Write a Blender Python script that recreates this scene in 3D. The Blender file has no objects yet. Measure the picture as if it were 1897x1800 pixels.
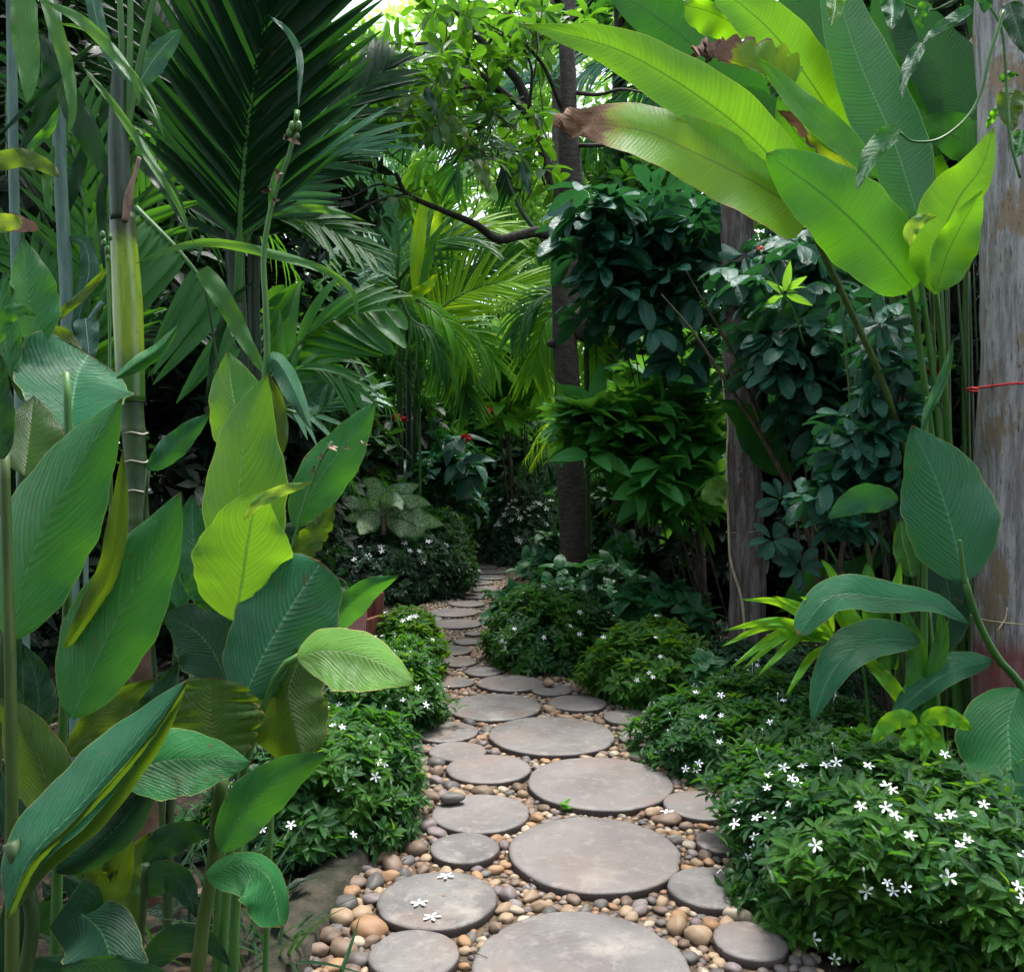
import bpy, math, random
import numpy as np
from mathutils import Vector, noise as mnoise
# ---------------------------------------------------------------- camera, sky, sun, exposure
S = bpy.context.scene
F, CX, CY, HC = 1600.0, 948.5, 900.0, 1.35          # focal length in photo pixels, photo centre, eye height
PITCH = math.atan(30 / 1600)
cam_d = bpy.data.cameras.new('camera'); cam = bpy.data.objects.new('camera', cam_d)
S.collection.objects.link(cam); S.camera = cam
cam.location = (0, 0, HC); cam.rotation_euler = (math.pi / 2 - PITCH, 0, 0)
cam_d.sensor_width = 36; cam_d.lens = 36 * F / 1897; cam_d.clip_start = 0.05; cam_d.clip_end = 2000
SUN_EL, SUN_ROT = math.radians(74), math.radians(25)
w = bpy.data.worlds.new('World'); S.world = w; w.use_nodes = True
nt = w.node_tree; nt.nodes.clear()
sky = nt.nodes.new('ShaderNodeTexSky'); sky.sky_type = 'NISHITA'; sky.sun_disc = False
sky.sun_elevation = SUN_EL; sky.sun_rotation = SUN_ROT; sky.air_density = 1.0; sky.dust_density = 5.0; sky.ozone_density = 1.0
bg = nt.nodes.new('ShaderNodeBackground'); bg.inputs[1].default_value = 0.15
wo = nt.nodes.new('ShaderNodeOutputWorld')
cl = nt.nodes.new('ShaderNodeMixRGB'); cl.inputs[0].default_value = .5; cl.inputs[2].default_value = (6.6, 7.2, 7.9, 1)   # thin even cloud over the blue
nt.links.new(sky.outputs[0], cl.inputs[1]); nt.links.new(cl.outputs[0], bg.inputs[0]); nt.links.new(bg.outputs[0], wo.inputs[0])
sl = bpy.data.lights.new('sun', 'SUN'); sl.energy = 2.4; sl.angle = math.radians(16); sl.color = (1, .98, .94)
sun = bpy.data.objects.new('sun', sl); S.collection.objects.link(sun)
sd = Vector((math.sin(SUN_ROT) * math.cos(SUN_EL), math.cos(SUN_ROT) * math.cos(SUN_EL), math.sin(SUN_EL)))
sun.rotation_euler = sd.to_track_quat('Z', 'Y').to_euler()
S.view_settings.view_transform = 'Standard'; S.view_settings.look = 'None'
S.view_settings.exposure = 1.63; S.view_settings.gamma = 1
S.render.engine = 'CYCLES'
S.cycles.max_bounces = 7; S.cycles.diffuse_bounces = 4; S.cycles.glossy_bounces = 2; S.cycles.transmission_bounces = 5
S.cycles.use_denoising = True; S.cycles.caustics_reflective = False; S.cycles.caustics_refractive = False
random.seed(7); rng = np.random.default_rng(7)
# ---------------------------------------------------------------- helpers
cp, sp_ = math.cos(PITCH), math.sin(PITCH)
def P(px, py, d):
    """photo pixel + forward distance -> world point(s)"""
    px, py, d = np.asarray(px, float), np.asarray(py, float), np.asarray(d, float)
    x = (px - CX) / F; y = (CY - py) / F
    dy = y * sp_ + cp; dz = y * cp - sp_
    k = d / dy
    return np.stack([x * k, np.broadcast_to(d, k.shape) + 0 * k, HC + dz * k], -1)
def G(px, py, z=0.0):
    x = (px - CX) / F; y = (CY - py) / F
    dy = y * sp_ + cp; dz = y * cp - sp_
    k = (z - HC) / dz
    return np.array([x * k, dy * k, z])
def toP(p):
    v = np.asarray(p, float) - np.array([0, 0, HC]); fwd = v[..., 1] * cp - v[..., 2] * sp_; up = v[..., 1] * sp_ + v[..., 2] * cp
    return CX + F * v[..., 0] / fwd, CY - F * up / fwd
ORG = {}
def link(o, parent, origin):
    S.collection.objects.link(o)
    if parent is not None:
        o.parent = parent; o.location = Vector(origin) - Vector(ORG[parent.name])
    else: o.location = origin
    ORG[o.name] = tuple(origin)
def mk(name, V, faces, mat, parent=None, uv=None, rnd=None, smooth=True, origin=None):
    V = np.asarray(V, float).reshape(-1, 3)
    if origin is None:
        origin = ORG[parent.name] if parent is not None else (V[:, 0].mean(), V[:, 1].mean(), V[:, 2].min())
    me = bpy.data.meshes.new(name)
    me.vertices.add(len(V)); me.vertices.foreach_set('co', (V - np.array(origin)).astype(np.float32).ravel())
    if not isinstance(faces, list): faces = [faces]
    faces = [np.asarray(f, np.int32) for f in faces if len(f)]
    loops = np.concatenate([f.ravel() for f in faces]); sizes = np.concatenate([np.full(len(f), f.shape[1], np.int32) for f in faces])
    me.loops.add(len(loops)); me.loops.foreach_set('vertex_index', loops)
    me.polygons.add(len(sizes)); st = np.concatenate([[0], np.cumsum(sizes)[:-1]]).astype(np.int32)
    me.polygons.foreach_set('loop_start', st); me.polygons.foreach_set('loop_total', sizes)
    me.polygons.foreach_set('use_smooth', np.full(len(sizes), smooth))
    if uv is not None:
        l = me.uv_layers.new(name='UVMap'); l.data.foreach_set('uv', np.asarray(uv, np.float32)[loops].ravel())
    if rnd is not None:
        a = me.attributes.new('rnd', 'FLOAT', 'POINT'); a.data.foreach_set('value', np.asarray(rnd, np.float32).ravel())
    me.update(calc_edges=True); me.validate()
    if mat is not None: me.materials.append(mat)
    o = bpy.data.objects.new(name, me); link(o, parent, origin)
    return o
def tag(o, label=None, cat=None, group=None, kind=None):
    if label: o['label'] = label
    if cat: o['category'] = cat
    if group: o['group'] = group
    if kind: o['kind'] = kind
    return o
def thing(name, label, cat, loc, group=None):
    o = bpy.data.objects.new(name, None); o.empty_display_size = .1
    S.collection.objects.link(o); o.location = tuple(float(v) for v in loc); ORG[o.name] = tuple(float(v) for v in loc)
    return tag(o, label, cat, group)
def nrm(a): return a / np.maximum(np.linalg.norm(a, axis=-1, keepdims=True), 1e-9)
def spline(pts, n):
    """Catmull-Rom through pts, n samples evenly spaced by arc length"""
    p = np.asarray(pts, float)
    if len(p) == 2: return p[0] + (p[1] - p[0]) * np.linspace(0, 1, n)[:, None]
    q = np.vstack([2 * p[0] - p[1], p, 2 * p[-1] - p[-2]]); out = []
    for i in range(len(p) - 1):
        t = np.linspace(0, 1, 24, endpoint=False)[:, None]
        a, b, c, d = q[i], q[i + 1], q[i + 2], q[i + 3]
        out.append(.5 * (2 * b + (c - a) * t + (2 * a - 5 * b + 4 * c - d) * t * t + (3 * b - a - 3 * c + d) * t ** 3))
    out.append(p[-1:]); o = np.vstack(out)
    L = np.concatenate([[0], np.cumsum(np.linalg.norm(np.diff(o[:, :min(3, o.shape[1])], axis=0), axis=1))])
    s = np.linspace(0, L[-1], n)
    return np.stack([np.interp(s, L, o[:, k]) for k in range(o.shape[1])], 1)
class MB:
    """collects pieces into one mesh"""
    def __init__(s): s.V = []; s.Q = []; s.T = []; s.U = []; s.R = []; s.n = 0
    def add(s, V, Q=None, T=None, uv=None, rnd=0.5):
        V = np.asarray(V, float).reshape(-1, 3)
        s.V.append(V); s.U.append(np.zeros((len(V), 2)) if uv is None else np.asarray(uv).reshape(-1, 2))
        s.R.append(np.full(len(V), rnd) if np.isscalar(rnd) else np.asarray(rnd).ravel())
        if Q is not None and len(Q): s.Q.append(np.asarray(Q) + s.n)
        if T is not None and len(T): s.T.append(np.asarray(T) + s.n)
        s.n += len(V); return s
    def build(s, name, mat, parent=None, smooth=True, origin=None):
        f = []
        if s.Q: f.append(np.vstack(s.Q))
        if s.T: f.append(np.vstack(s.T))
        return mk(name, np.vstack(s.V), f, mat, parent, np.vstack(s.U), np.concatenate(s.R), smooth, origin)
def grid_faces(n, m, wrap=False):
    i, j = np.meshgrid(np.arange(n - 1), np.arange(m if wrap else m - 1), indexing='ij'); i = i.ravel(); j = j.ravel()
    j2 = (j + 1) % m
    return np.stack([i * m + j, i * m + j2, (i + 1) * m + j2, (i + 1) * m + j], 1)
def tube(mb, pts, radii, n=None, sides=8, wob=0.0, rings=None, rnd=.5):
    """tapered round tube through world points; rings=(spacing, height) swells at nodes"""
    pts = np.asarray(pts, float)
    n = n or max(4, len(pts) * 6)
    r = np.interp(np.linspace(0, 1, n), np.linspace(0, 1, len(np.atleast_1d(radii))), np.atleast_1d(radii)) if not np.isscalar(radii) else np.full(n, radii)
    c = spline(pts, n); T = nrm(np.gradient(c, axis=0))
    ref = np.array([0, 1., 0]) if abs(T[:, 1]).mean() < .8 else np.array([1., 0, 0])
    A = nrm(np.cross(T, ref)); B = np.cross(T, A)
    a = np.linspace(0, 2 * np.pi, sides, endpoint=False)
    L = np.concatenate([[0], np.cumsum(np.linalg.norm(np.diff(c, axis=0), axis=1))])
    rr = r[:, None] * np.ones(sides)
    if wob:
        k = rng.uniform(0, 6, 3)
        rr = rr * (1 + wob * (np.sin(2 * a[None] + k[0] + L[:, None] * 3) + .7 * np.sin(3 * a[None] + k[1] - L[:, None] * 7) + .5 * np.sin(5 * a + k[2])[None]))
    if rings:
        rr = rr * (1 + rings[1] * np.exp(-((((L + rings[0] / 2) % rings[0]) - rings[0] / 2) / .008) ** 2))[:, None]
    V = c[:, None] + rr[..., None] * (np.cos(a)[None, :, None] * A[:, None] + np.sin(a)[None, :, None] * B[:, None])
    uv = np.stack(np.broadcast_arrays(np.linspace(0, 1, sides)[None], L[:, None]), -1)
    V = np.vstack([V.reshape(-1, 3), c[:1], c[-1:]]); uv = np.vstack([uv.reshape(-1, 2), [[.5, 0]], [[.5, L[-1]]]])
    j = np.arange(sides); j2 = (j + 1) % sides; m = n * sides
    T_ = np.vstack([np.stack([j2, j, np.full(sides, m)], 1), np.stack([(n - 1) * sides + j, (n - 1) * sides + j2, np.full(sides, m + 1)], 1)])
    mb.add(V, grid_faces(n, sides, True), T_, uv, rnd); return mb
def lump(p, f=1.0, seed=0.0):
    """cheap smooth 3-d noise, about -1..1, vectorised"""
    x, y, z = p[..., 0] * f + seed, p[..., 1] * f + seed * 1.7, p[..., 2] * f - seed
    return (np.sin(1.7 * x + 1.3 * np.sin(1.1 * y + z)) + np.sin(2.1 * y + 1.2 * np.sin(1.3 * z - x)) + np.sin(1.9 * z + 1.4 * np.sin(1.2 * x + y))) / 3
# ---------------------------------------------------------------- leaf shapes
def prof(kind, t):
    a, b = {'canna': (.66, .98), 'banana': (.42, .66), 'round': (.45, .38), 'strap': (.25, .7), 'ovate': (.5, .8), 'lance': (.75, .95), 'heart': (.28, .75),
            'blade': (.12, .45), 'obov': (.9, .45), 'fold': (.7, .3), 'petal': (1.0, .4)}[kind]
    m = a / (a + b); return np.clip(t, 0, 1) ** a * np.clip(1 - t, 0, 1) ** b / (m ** a * (1 - m) ** b)
def tpl(kind, rows=4, fold=.18, droop=.15, cols=3, wave=0.0):
    """a leaf of length 1, half-width 1, growing along +y, its upper side +z"""
    t = np.linspace(0.0, 1.0, rows + 1); s = np.linspace(-1, 1, cols)
    wd = prof(kind, np.clip(t, .02, .985))[:, None]
    x = s[None] * wd; y = t[:, None] + 0 * x; z = 0 * x - droop * t[:, None] ** 2; zw = fold * np.abs(s[None]) * wd * .95
    uv = np.stack([(s[None] + 1) / 2 + 0 * y, y], -1).reshape(-1, 2)
    return np.stack([x, y, z, zw], -1).reshape(-1, 4), grid_faces(rows + 1, cols), uv
TPL = {'jas': tpl('lance', 3, .5, .25), 'ov': tpl('ovate', 4, .3, .3), 'ovbig': tpl('ovate', 6, .3, .35, 5), 'lan': tpl('lance', 4, .4, .35), 'obov': tpl('obov', 5, .4, .35),
       'heart': tpl('heart', 6, .4, .3, 5), 'far': tpl('ovate', 2, .3, .3), 'blade': tpl('blade', 6, .5, .5), 'strap': tpl('strap', 8, .5, .7)}
def cloud(mb, C, D, N, L, W, t='ov', rnd=None):
    """leaves at C pointing along D with upper sides N"""
    tv, tq, tu = TPL[t] if isinstance(t, str) else t
    n = len(C); D = nrm(D); Sx = nrm(np.cross(D, N)); N = np.cross(Sx, D)
    L = np.broadcast_to(L, n)[:, None, None]; W = np.broadcast_to(W, n)[:, None, None]
    V = C[:, None] + tv[None, :, 0:1] * W * Sx[:, None] + tv[None, :, 1:2] * L * D[:, None] + (tv[None, :, 2:3] * L + tv[None, :, 3:4] * W) * N[:, None]
    q = (tq[None] + (np.arange(n) * len(tv))[:, None, None]).reshape(-1, 4)
    mb.add(V.reshape(-1, 3), q, None, np.tile(tu, (n, 1)), np.repeat(rng.random(n) if rnd is None else rnd, len(tv))); return mb
def rosettes(mb, C, A, k, L, W, th=(.9, 1.4), t='ov', sag=0.0, jit=.25, rise=0.0):
    """k leaves spreading round each centre C about axis A; th = angle away from the axis"""
    A = nrm(A); n = len(C)
    ref = nrm(rng.normal(size=(n, 3))); X = nrm(np.cross(A, ref)); Y = np.cross(A, X)
    az = (np.arange(k)[None] * 2.4 + rng.uniform(0, 6.28, (n, 1)) + rng.normal(0, jit, (n, k)))
    a = rng.uniform(th[0], th[1], (n, k))
    R = np.cos(az)[..., None] * X[:, None] + np.sin(az)[..., None] * Y[:, None]
    D = np.cos(a)[..., None] * A[:, None] + np.sin(a)[..., None] * R
    D[..., 2] -= sag * rng.uniform(.5, 1.2, (n, k)); D = nrm(D)
    N = A[:, None] - (A[:, None] * D).sum(-1, keepdims=True) * D + rng.normal(0, .2, D.shape)
    s = rng.uniform(.65, 1.15, (n, k)).ravel()
    C2 = (C[:, None] + D * 0.12 * L - A[:, None] * (rng.random((n, k, 1)) * rise)).reshape(-1, 3)
    return cloud(mb, C2, D.reshape(-1, 3), N.reshape(-1, 3), L * s, W * s, t, np.clip(1 - (a.ravel() - th[0]) / (th[1] - th[0] + 1e-6) * .8 + rng.normal(-.1, .2, n * k), 0, .97) + .03 * rng.random(n * k))
def pxleaf(name, mid, wl, wr, d0, d1, mat, parent, dl=0.0, dr=0.0, kind='canna', nt_=34, ms=13, arch=.0, ripple=.004, jag=0.0, seed=None, dmid=None, t1=1.0, crum=0.0):
    """one big leaf: midrib through photo points at depths d0..d1 (m), half-widths wl/wr (photo px), edges dl/dr metres nearer(-)/farther(+)"""
    c = spline(np.array(mid, float), nt_); T = nrm(np.gradient(c, axis=0)); nl = np.stack([T[:, 1], -T[:, 0]], 1)
    nl = nrm(np.array([np.convolve(np.pad(nl[:, k], 3, mode='edge'), np.ones(7) / 7, 'valid') for k in (0, 1)]).T)
    t = np.linspace(0, 1, nt_); d = d0 + (d1 - d0) * t
    if dmid is not None: d = d + (dmid - (d0 + d1) / 2) * 4 * t * (1 - t)
    s = np.linspace(-1, 1, ms)
    pw = prof(kind, np.clip(t * t1, 0.004, 1.0))[:, None] * np.ones((1, ms)); sd_ = seed if seed is not None else rng.uniform(0, 50)
    edge = 1 + .035 * np.sin(t[:, None] * 17 + sd_ + 2 * np.sign(s)[None]) + .02 * np.sin(t[:, None] * 41 + sd_ * 2 + np.sign(s)[None])
    if jag: edge = edge - jag * (np.abs(np.sin(t[:, None] * 23 + sd_)) ** 6)
    a = np.abs(s)[None]; left = (s < 0)[None]
    off = np.where(left, wl, -wr) * a * pw * edge
    X = c[:, 0:1] + nl[:, 0:1] * off; Y = c[:, 1:2] + nl[:, 1:2] * off
    dd = d[:, None] + np.where(left, dl, dr) * pw * a ** 1.35 + arch * (a ** 2) * pw
    scale = d0 / 1.7
    dd = dd + scale * ripple * np.sin(t[:, None] * 13 + sd_ + np.sign(s)[None]) * a ** 2 * pw * 2 + scale * .0012 * np.sin((t[:, None] * 26 - a * 5) * 6.283 / 2) * np.minimum(a * 3, 1)
    if crum:   # a dried, crumpled end
        cr = np.clip((t[:, None] - (1 - crum)) / crum, 0, 1) * .8; q = s[None] * 2 + t[:, None] * 40
        X = X + cr * 15 * np.sin(q * 1.3 + sd_); Y = Y + cr * (17 * np.sin(q * .9 + 2 + sd_) + 7 * np.sin(q * 2.3)); dd = dd + cr * .05 * np.sin(q * 1.7 + 1)
    V = P(X, Y, dd)
    uv = np.stack(np.broadcast_arrays((s[None] + 1) / 2, t[:, None]), -1)
    o = mk(name, V.reshape(-1, 3), grid_faces(nt_, ms), mat, parent, uv.reshape(-1, 2), np.full(nt_ * ms, rng.random()))
    return o
def frond(parent, rach, mat, rmat, n=30, L=.5, W=.02, ang=(1.0, .45), nrml=(0, 0, 1), droop=.25, lift=.15, name='frond', start=.12, r0=.012, side=(1, 1), kind='strap', jit=.06, Lp=(.55, .85), spread=0.0, rows=6):
    """pinnate palm frond along world points rach: rachis + leaflets in one part"""
    c = spline(np.asarray(rach, float), 60); T = nrm(np.gradient(c, axis=0)); Nn = np.array(nrml, float)
    mb = MB()
    tp = tpl(kind, rows, .55, droop)
    tt = np.linspace(start, .995, n)
    for sgn, on in ((1, side[0]), (-1, side[1])):
        if not on: continue
        t = np.clip(tt + rng.normal(0, .004, n), 0, 1); i = np.clip((t * 59).astype(int), 0, 59)
        c0 = c[i]; Ti = T[i]; Nv = nrm(Nn - (Ti * Nn).sum(1, keepdims=True) * Ti); Sd = np.cross(Ti, Nv) * sgn
        a = (ang[0] + (ang[1] - ang[0]) * t + rng.normal(0, jit, n))[:, None]
        D = np.cos(a) * Ti + np.sin(a) * Sd + (lift + rng.normal(0, jit + spread, (n, 1))) * Nv
        u = (t - start) / (1 - start)
        ll = L * (Lp[0] + (1 - Lp[0]) * np.sin(np.pi * np.clip(u * .9 + .05, 0, 1)) ** .8) * (1 - (1 - Lp[1]) * u) * np.where(u > .9, 1 - (u - .9) * 3.5, 1) * rng.uniform(.93, 1.05, n)
        # gravity droop is applied in world space
        D = nrm(D); k0 = mb.n
        cloud(mb, c0, D, Nv + 0 * D, ll, W * rng.uniform(.85, 1.1, n), tp)
        V = mb.V[-1]; y = np.tile(tp[0][:, 1], n); V[:, 2] -= droop * .6 * np.repeat(ll, len(tp[0])) * y ** 2
    fo = mb.build('leaflets', mat, None if parent is None else parent)
    rb = MB(); tube(rb, c, np.linspace(r0, r0 * .2, 6), n=24, sides=6)
    ro = rb.build(name, rmat, parent)
    # the frond part is the rachis; its leaflets are a sub-part
    fo.parent = ro; fo.location = (0, 0, 0); ORG[fo.name] = ORG[ro.name]
    return ro
# ---------------------------------------------------------------- materials
def newmat(name):
    m = bpy.data.materials.new(name); m.use_nodes = True; t = m.node_tree; t.nodes.clear()
    return m, t
class NG:
    def __init__(s, t): s.t = t
    def n(s, kind, **k):
        x = s.t.nodes.new('ShaderNode' + kind)
        for a, b in k.items(): setattr(x, a, b)
        return x
    def l(s, a, b): s.t.links.new(a, b)
    def set(s, inp, v):
        if hasattr(v, 'links') or isinstance(v, bpy.types.NodeSocket): s.l(v, inp)
        else: inp.default_value = v
    def m(s, op, a, b=None, c=None, clamp=False):
        x = s.n('Math', operation=op); x.use_clamp = clamp; s.set(x.inputs[0], a)
        if b is not None: s.set(x.inputs[1], b)
        if c is not None: s.set(x.inputs[2], c)
        return x.outputs[0]
    def mix(s, f, a, b, bt='MIX'):
        x = s.n('MixRGB', blend_type=bt); s.set(x.inputs[0], f)
        for i, v in ((1, a), (2, b)):
            s.set(x.inputs[i], (*v, 1) if isinstance(v, tuple) and len(v) == 3 else v)
        return x.outputs[0]
    def mr(s, v, a, b, c=0.0, d=1.0, smooth=True):
        x = s.n('MapRange'); x.interpolation_type = 'SMOOTHSTEP' if smooth else 'LINEAR'
        s.set(x.inputs[0], v); x.inputs[1].default_value = a; x.inputs[2].default_value = b; x.inputs[3].default_value = c; x.inputs[4].default_value = d
        return x.outputs[0]
    def noise(s, vec, scale, detail=3, rough=.55):
        x = s.n('TexNoise'); x.inputs['Scale'].default_value = scale; x.inputs['Detail'].default_value = detail; x.inputs['Roughness'].default_value = rough
        if vec is not None: s.l(vec, x.inputs['Vector'])
        return x.outputs[0]
def leafmat(name, a, b, tr, tf=.35, rough=.38, K=26, A=6.0, rib=None, edge=None, vs=.25, dry=None, spec=.35, young=None, varieg=None, spots=0.0, bs=8.0, ribw=.035, long=False, bump=.55, dead=0):
    m, t = newmat(name); g = NG(t)
    tc = g.n('TexCoord'); sep = g.n('SeparateXYZ'); g.l(tc.outputs['UV'], sep.inputs[0])
    u = g.m('ABSOLUTE', g.m('MULTIPLY_ADD', sep.outputs[0], 2.0, -1.0)); v = sep.outputs[1]
    rnd = g.n('Attribute'); rnd.attribute_name = 'rnd'; r = rnd.outputs['Fac']
    big = g.noise(tc.outputs['Object'], bs, 4)
    f = g.m('ADD', g.m('MULTIPLY', g.mr(big, .3, .7), .4), g.m('MULTIPLY', r, .6))
    col = g.mix(f, a, b)
    if young:   # lighter young leaves on part of the plant
        col = g.mix(g.m('MULTIPLY', g.mr(g.noise(tc.outputs['Object'], 2.0, 2), .40, .54), g.mr(r, .0, .6)), col, young)
    if dead: col = g.mix(g.m('GREATER_THAN', r, .992), col, (.34, .24, .03))
    wob = g.m('MULTIPLY', g.noise(tc.outputs['UV'], 5.0, 2), .5)
    if long: ph = g.m('MULTIPLY', u, K / 3.0)
    else: ph = g.m('SUBTRACT', g.m('MULTIPLY', v, float(K)), g.m('MULTIPLY', g.m('POWER', u, 1.25), A))
    wv = g.m('SINE', g.m('MULTIPLY', g.m('ADD', ph, wob), 6.2832))
    fine = g.m('SINE', g.m('MULTIPLY', g.m('ADD', ph, wob), 31.0))
    cv = g.n('CombineXYZ'); g.l(g.m('MULTIPLY', ph, 1.6 if not long else 2.5), cv.inputs[0]); g.l(g.m('MULTIPLY', u if not long else v, .7), cv.inputs[1]); g.l(g.m('MULTIPLY', r, 30.0), cv.inputs[2])
    st = g.mr(g.noise(cv.outputs[0], 1.0, 3, .7), .32, .68)
    vein = g.m('ADD', g.m('ADD', g.m('MULTIPLY', wv, .5), g.m('MULTIPLY', fine, .25)), g.m('MULTIPLY', st, 1.2))
    col = g.mix(g.m('MULTIPLY', st, min(1.0, vs * 1.3)), tuple(c * .75 for c in a), col)
    col = g.mix(g.m('MULTIPLY', g.mr(wv, .5, 1.0), vs), col, tuple(min(1, c * 1.9 + .01) for c in a))
    if varieg:
        sp = g.m('MULTIPLY', g.mr(g.m('ADD', g.noise(tc.outputs['UV'], 16.0, 3), g.m('MULTIPLY', wv, .10)), .42, .55), g.mr(u, .92, .6))
        col = g.mix(sp, col, varieg)
    if spots:
        sp = g.mr(g.noise(tc.outputs['Object'], 55.0, 2), .70, .76); col = g.mix(g.m('MULTIPLY', sp, spots), col, tuple(min(1., c * 2.6 + .03) for c in b))
    if rib: col = g.mix(g.mr(u, ribw, ribw * .3), col, rib)
    if edge: col = g.mix(g.mr(u, .955, .99), col, edge)
    bl = g.mr(g.noise(tc.outputs['Object'], 30.0, 4), .655, .70); col = g.mix(g.m('MULTIPLY', bl, .55), col, (.10, .06, .02))
    if edge: col = g.mix(g.m('MULTIPLY', g.mr(g.m('ADD', g.m('ADD', v, g.m('MULTIPLY', g.m('POWER', u, 8.0), .02)), g.m('MULTIPLY', g.m('SUBTRACT', big, .5), .02)), .975, .99), .9), col, (.16, .08, .03))
    trc = g.mix(g.mr(wv, -.2, .9), tr, tuple(c * .82 for c in tr))
    trc = g.mix(g.m('MULTIPLY', g.m('SUBTRACT', 1.0, st), .35), trc, tuple(c * .45 for c in tr)); trc = g.mix(g.m('MULTIPLY', f, .4), trc, tuple(c * .6 for c in tr))
    if rib: trc = g.mix(g.mr(u, ribw * 1.3, ribw * .3), trc, tuple(c * .35 for c in tr))
    ro = g.m('ADD', g.m('MULTIPLY', big, .2), rough - .1)
    tfv = tf
    if dry:
        dn = g.m('ADD', v if dry[3] > 0 else g.m('SUBTRACT', 1.0, v), g.m('MULTIPLY', g.noise(tc.outputs['UV'], 6.0, 4), .22))
        if len(dry) > 4: dn = g.m('ADD', dn, g.m('MULTIPLY', g.m('POWER', u, 6.0), dry[4]))
        df = g.mr(dn, abs(dry[3]) + .11, abs(dry[3]) + .16)
        dn2 = g.mr(dn, abs(dry[3]) + .04, abs(dry[3]) + .13)
        col = g.mix(g.m('MULTIPLY', dn2, .6), col, (.35, .25, .02))
        dc = g.mix(g.noise(tc.outputs['UV'], 14.0, 5), tuple(c * .3 for c in dry[:3]), tuple(min(1, c * 1.7) for c in dry[:3]))
        col = g.mix(df, col, dc); trc = g.mix(df, trc, (.10, .05, .03)); ro = g.m('MAXIMUM', ro, g.m('MULTIPLY', df, .8))
    bs_ = g.n('BsdfPrincipled'); g.l(col, bs_.inputs['Base Color']); g.set(bs_.inputs['Roughness'], ro); bs_.inputs['Specular IOR Level'].default_value = spec
    tl = g.n('BsdfTranslucent'); g.l(trc, tl.inputs[0])
    bp = g.n('Bump'); bp.inputs['Strength'].default_value = bump; bp.inputs['Distance'].default_value = .005
    hh = g.m('ADD', g.m('MULTIPLY', vein, .5), g.m('MULTIPLY', big, 1.2)); g.l(hh, bp.inputs['Height']); g.l(bp.outputs[0], bs_.inputs['Normal'])
    mx = g.n('MixShader'); mx.inputs[0].default_value = tfv; g.l(bs_.outputs[0], mx.inputs[1]); g.l(tl.outputs[0], mx.inputs[2])
    out = g.n('OutputMaterial'); g.l(mx.outputs[0], out.inputs[0]); return m
def solid(name, a, b, rough=.7, scale=12, det=5, bump=.3, dist=.01, c=None, stretch=None, spec=.3, attr=False, ramp=(.35, .65)):
    m, t = newmat(name); g = NG(t); tc = g.n('TexCoord'); vec = tc.outputs['Object']
    if stretch:
        mp = g.n('Mapping'); mp.inputs['Scale'].default_value = stretch; g.l(vec, mp.inputs[0]); vec = mp.outputs[0]
    n1 = g.noise(vec, scale, det, .6); n2 = g.noise(vec, scale * 4.3, det, .6)
    col = g.mix(g.mr(n1, *ramp), a, b)
    if c: col = g.mix(g.mr(n2, .52, .72), col, c)
    if attr:
        at = g.n('Attribute'); at.attribute_name = 'rnd'; col = g.mix(1.0, col, g.mix(at.outputs['Fac'], (.6, .6, .62), (1.35, 1.3, 1.2)), 'MULTIPLY')
    bs_ = g.n('BsdfPrincipled'); g.l(col, bs_.inputs['Base Color']); bs_.inputs['Roughness'].default_value = rough; bs_.inputs['Specular IOR Level'].default_value = spec
    bp = g.n('Bump'); bp.inputs['Strength'].default_value = bump; bp.inputs['Distance'].default_value = dist
    g.l(g.m('ADD', n1, g.m('MULTIPLY', n2, .5)), bp.inputs['Height']); g.l(bp.outputs[0], bs_.inputs['Normal'])
    out = g.n('OutputMaterial'); g.l(bs_.outputs[0], out.inputs[0]); return m
M = {}
GE = (.22, .30, .07)
M['canna'] = leafmat('canna_leaf', (.028, .170, .048), (.044, .235, .052), (.12, .42, .02), .30, .42, 20, 9, (.09, .24, .09), (.16, .24, .06), .22, spec=.2)
M['canna_teal'] = leafmat('canna_teal_leaf', (.020, .128, .054), (.034, .180, .064), (.07, .30, .03), .25, .40, 22, 9, (.07, .21, .10), (.14, .20, .06), .22, spec=.2)
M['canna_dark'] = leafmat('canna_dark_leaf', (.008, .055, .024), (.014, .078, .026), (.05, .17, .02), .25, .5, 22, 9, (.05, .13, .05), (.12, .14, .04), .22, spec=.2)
M['canna_bright'] = leafmat('canna_bright_leaf', (.045, .22, .035), (.09, .30, .03), (.30, .62, .02), .42, .38, 22, 9, (.22, .45, .12), (.35, .42, .1), .22, spec=.3)
M['canna_lime'] = leafmat('canna_lime_leaf', (.14, .36, .06), (.22, .42, .06), (.40, .62, .05), .38, .42, 20, 9, (.36, .52, .2), (.45, .38, .12), .22, spec=.3)
M['canna_olive'] = leafmat('canna_olive_leaf', (.035, .11, .012), (.05, .13, .014), (.20, .34, .01), .45, .45, 20, 9, (.10, .16, .03), (.25, .12, .03), .2)
M['banana'] = leafmat('banana_leaf', (.09, .31, .012), (.15, .40, .014), (.31, .70, .012), .52, .5, 64, 3, (.07, .16, .02), (.30, .32, .04), .12, spots=.25, spec=.25, bump=.25)
M['banana_mid'] = leafmat('banana_green_leaf', (.035, .22, .012), (.06, .28, .014), (.24, .70, .015), .5, .42, 64, 3, (.04, .15, .03), (.2, .3, .04), .12, spots=.15, spec=.25, bump=.25)
M['banana_cool'] = leafmat('banana_cool_leaf', (.022, .13, .04), (.035, .17, .05), (.10, .36, .04), .35, .36, 64, 3, (.12, .30, .10), (.12, .25, .06), .15, spec=.25, bump=.3)
M['banana_dark'] = leafmat('banana_dark_leaf', (.007, .075, .014), (.012, .10, .016), (.06, .26, .015), .4, .38, 64, 3, (.03, .11, .03), None, .15, spec=.2, bump=.3)
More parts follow.
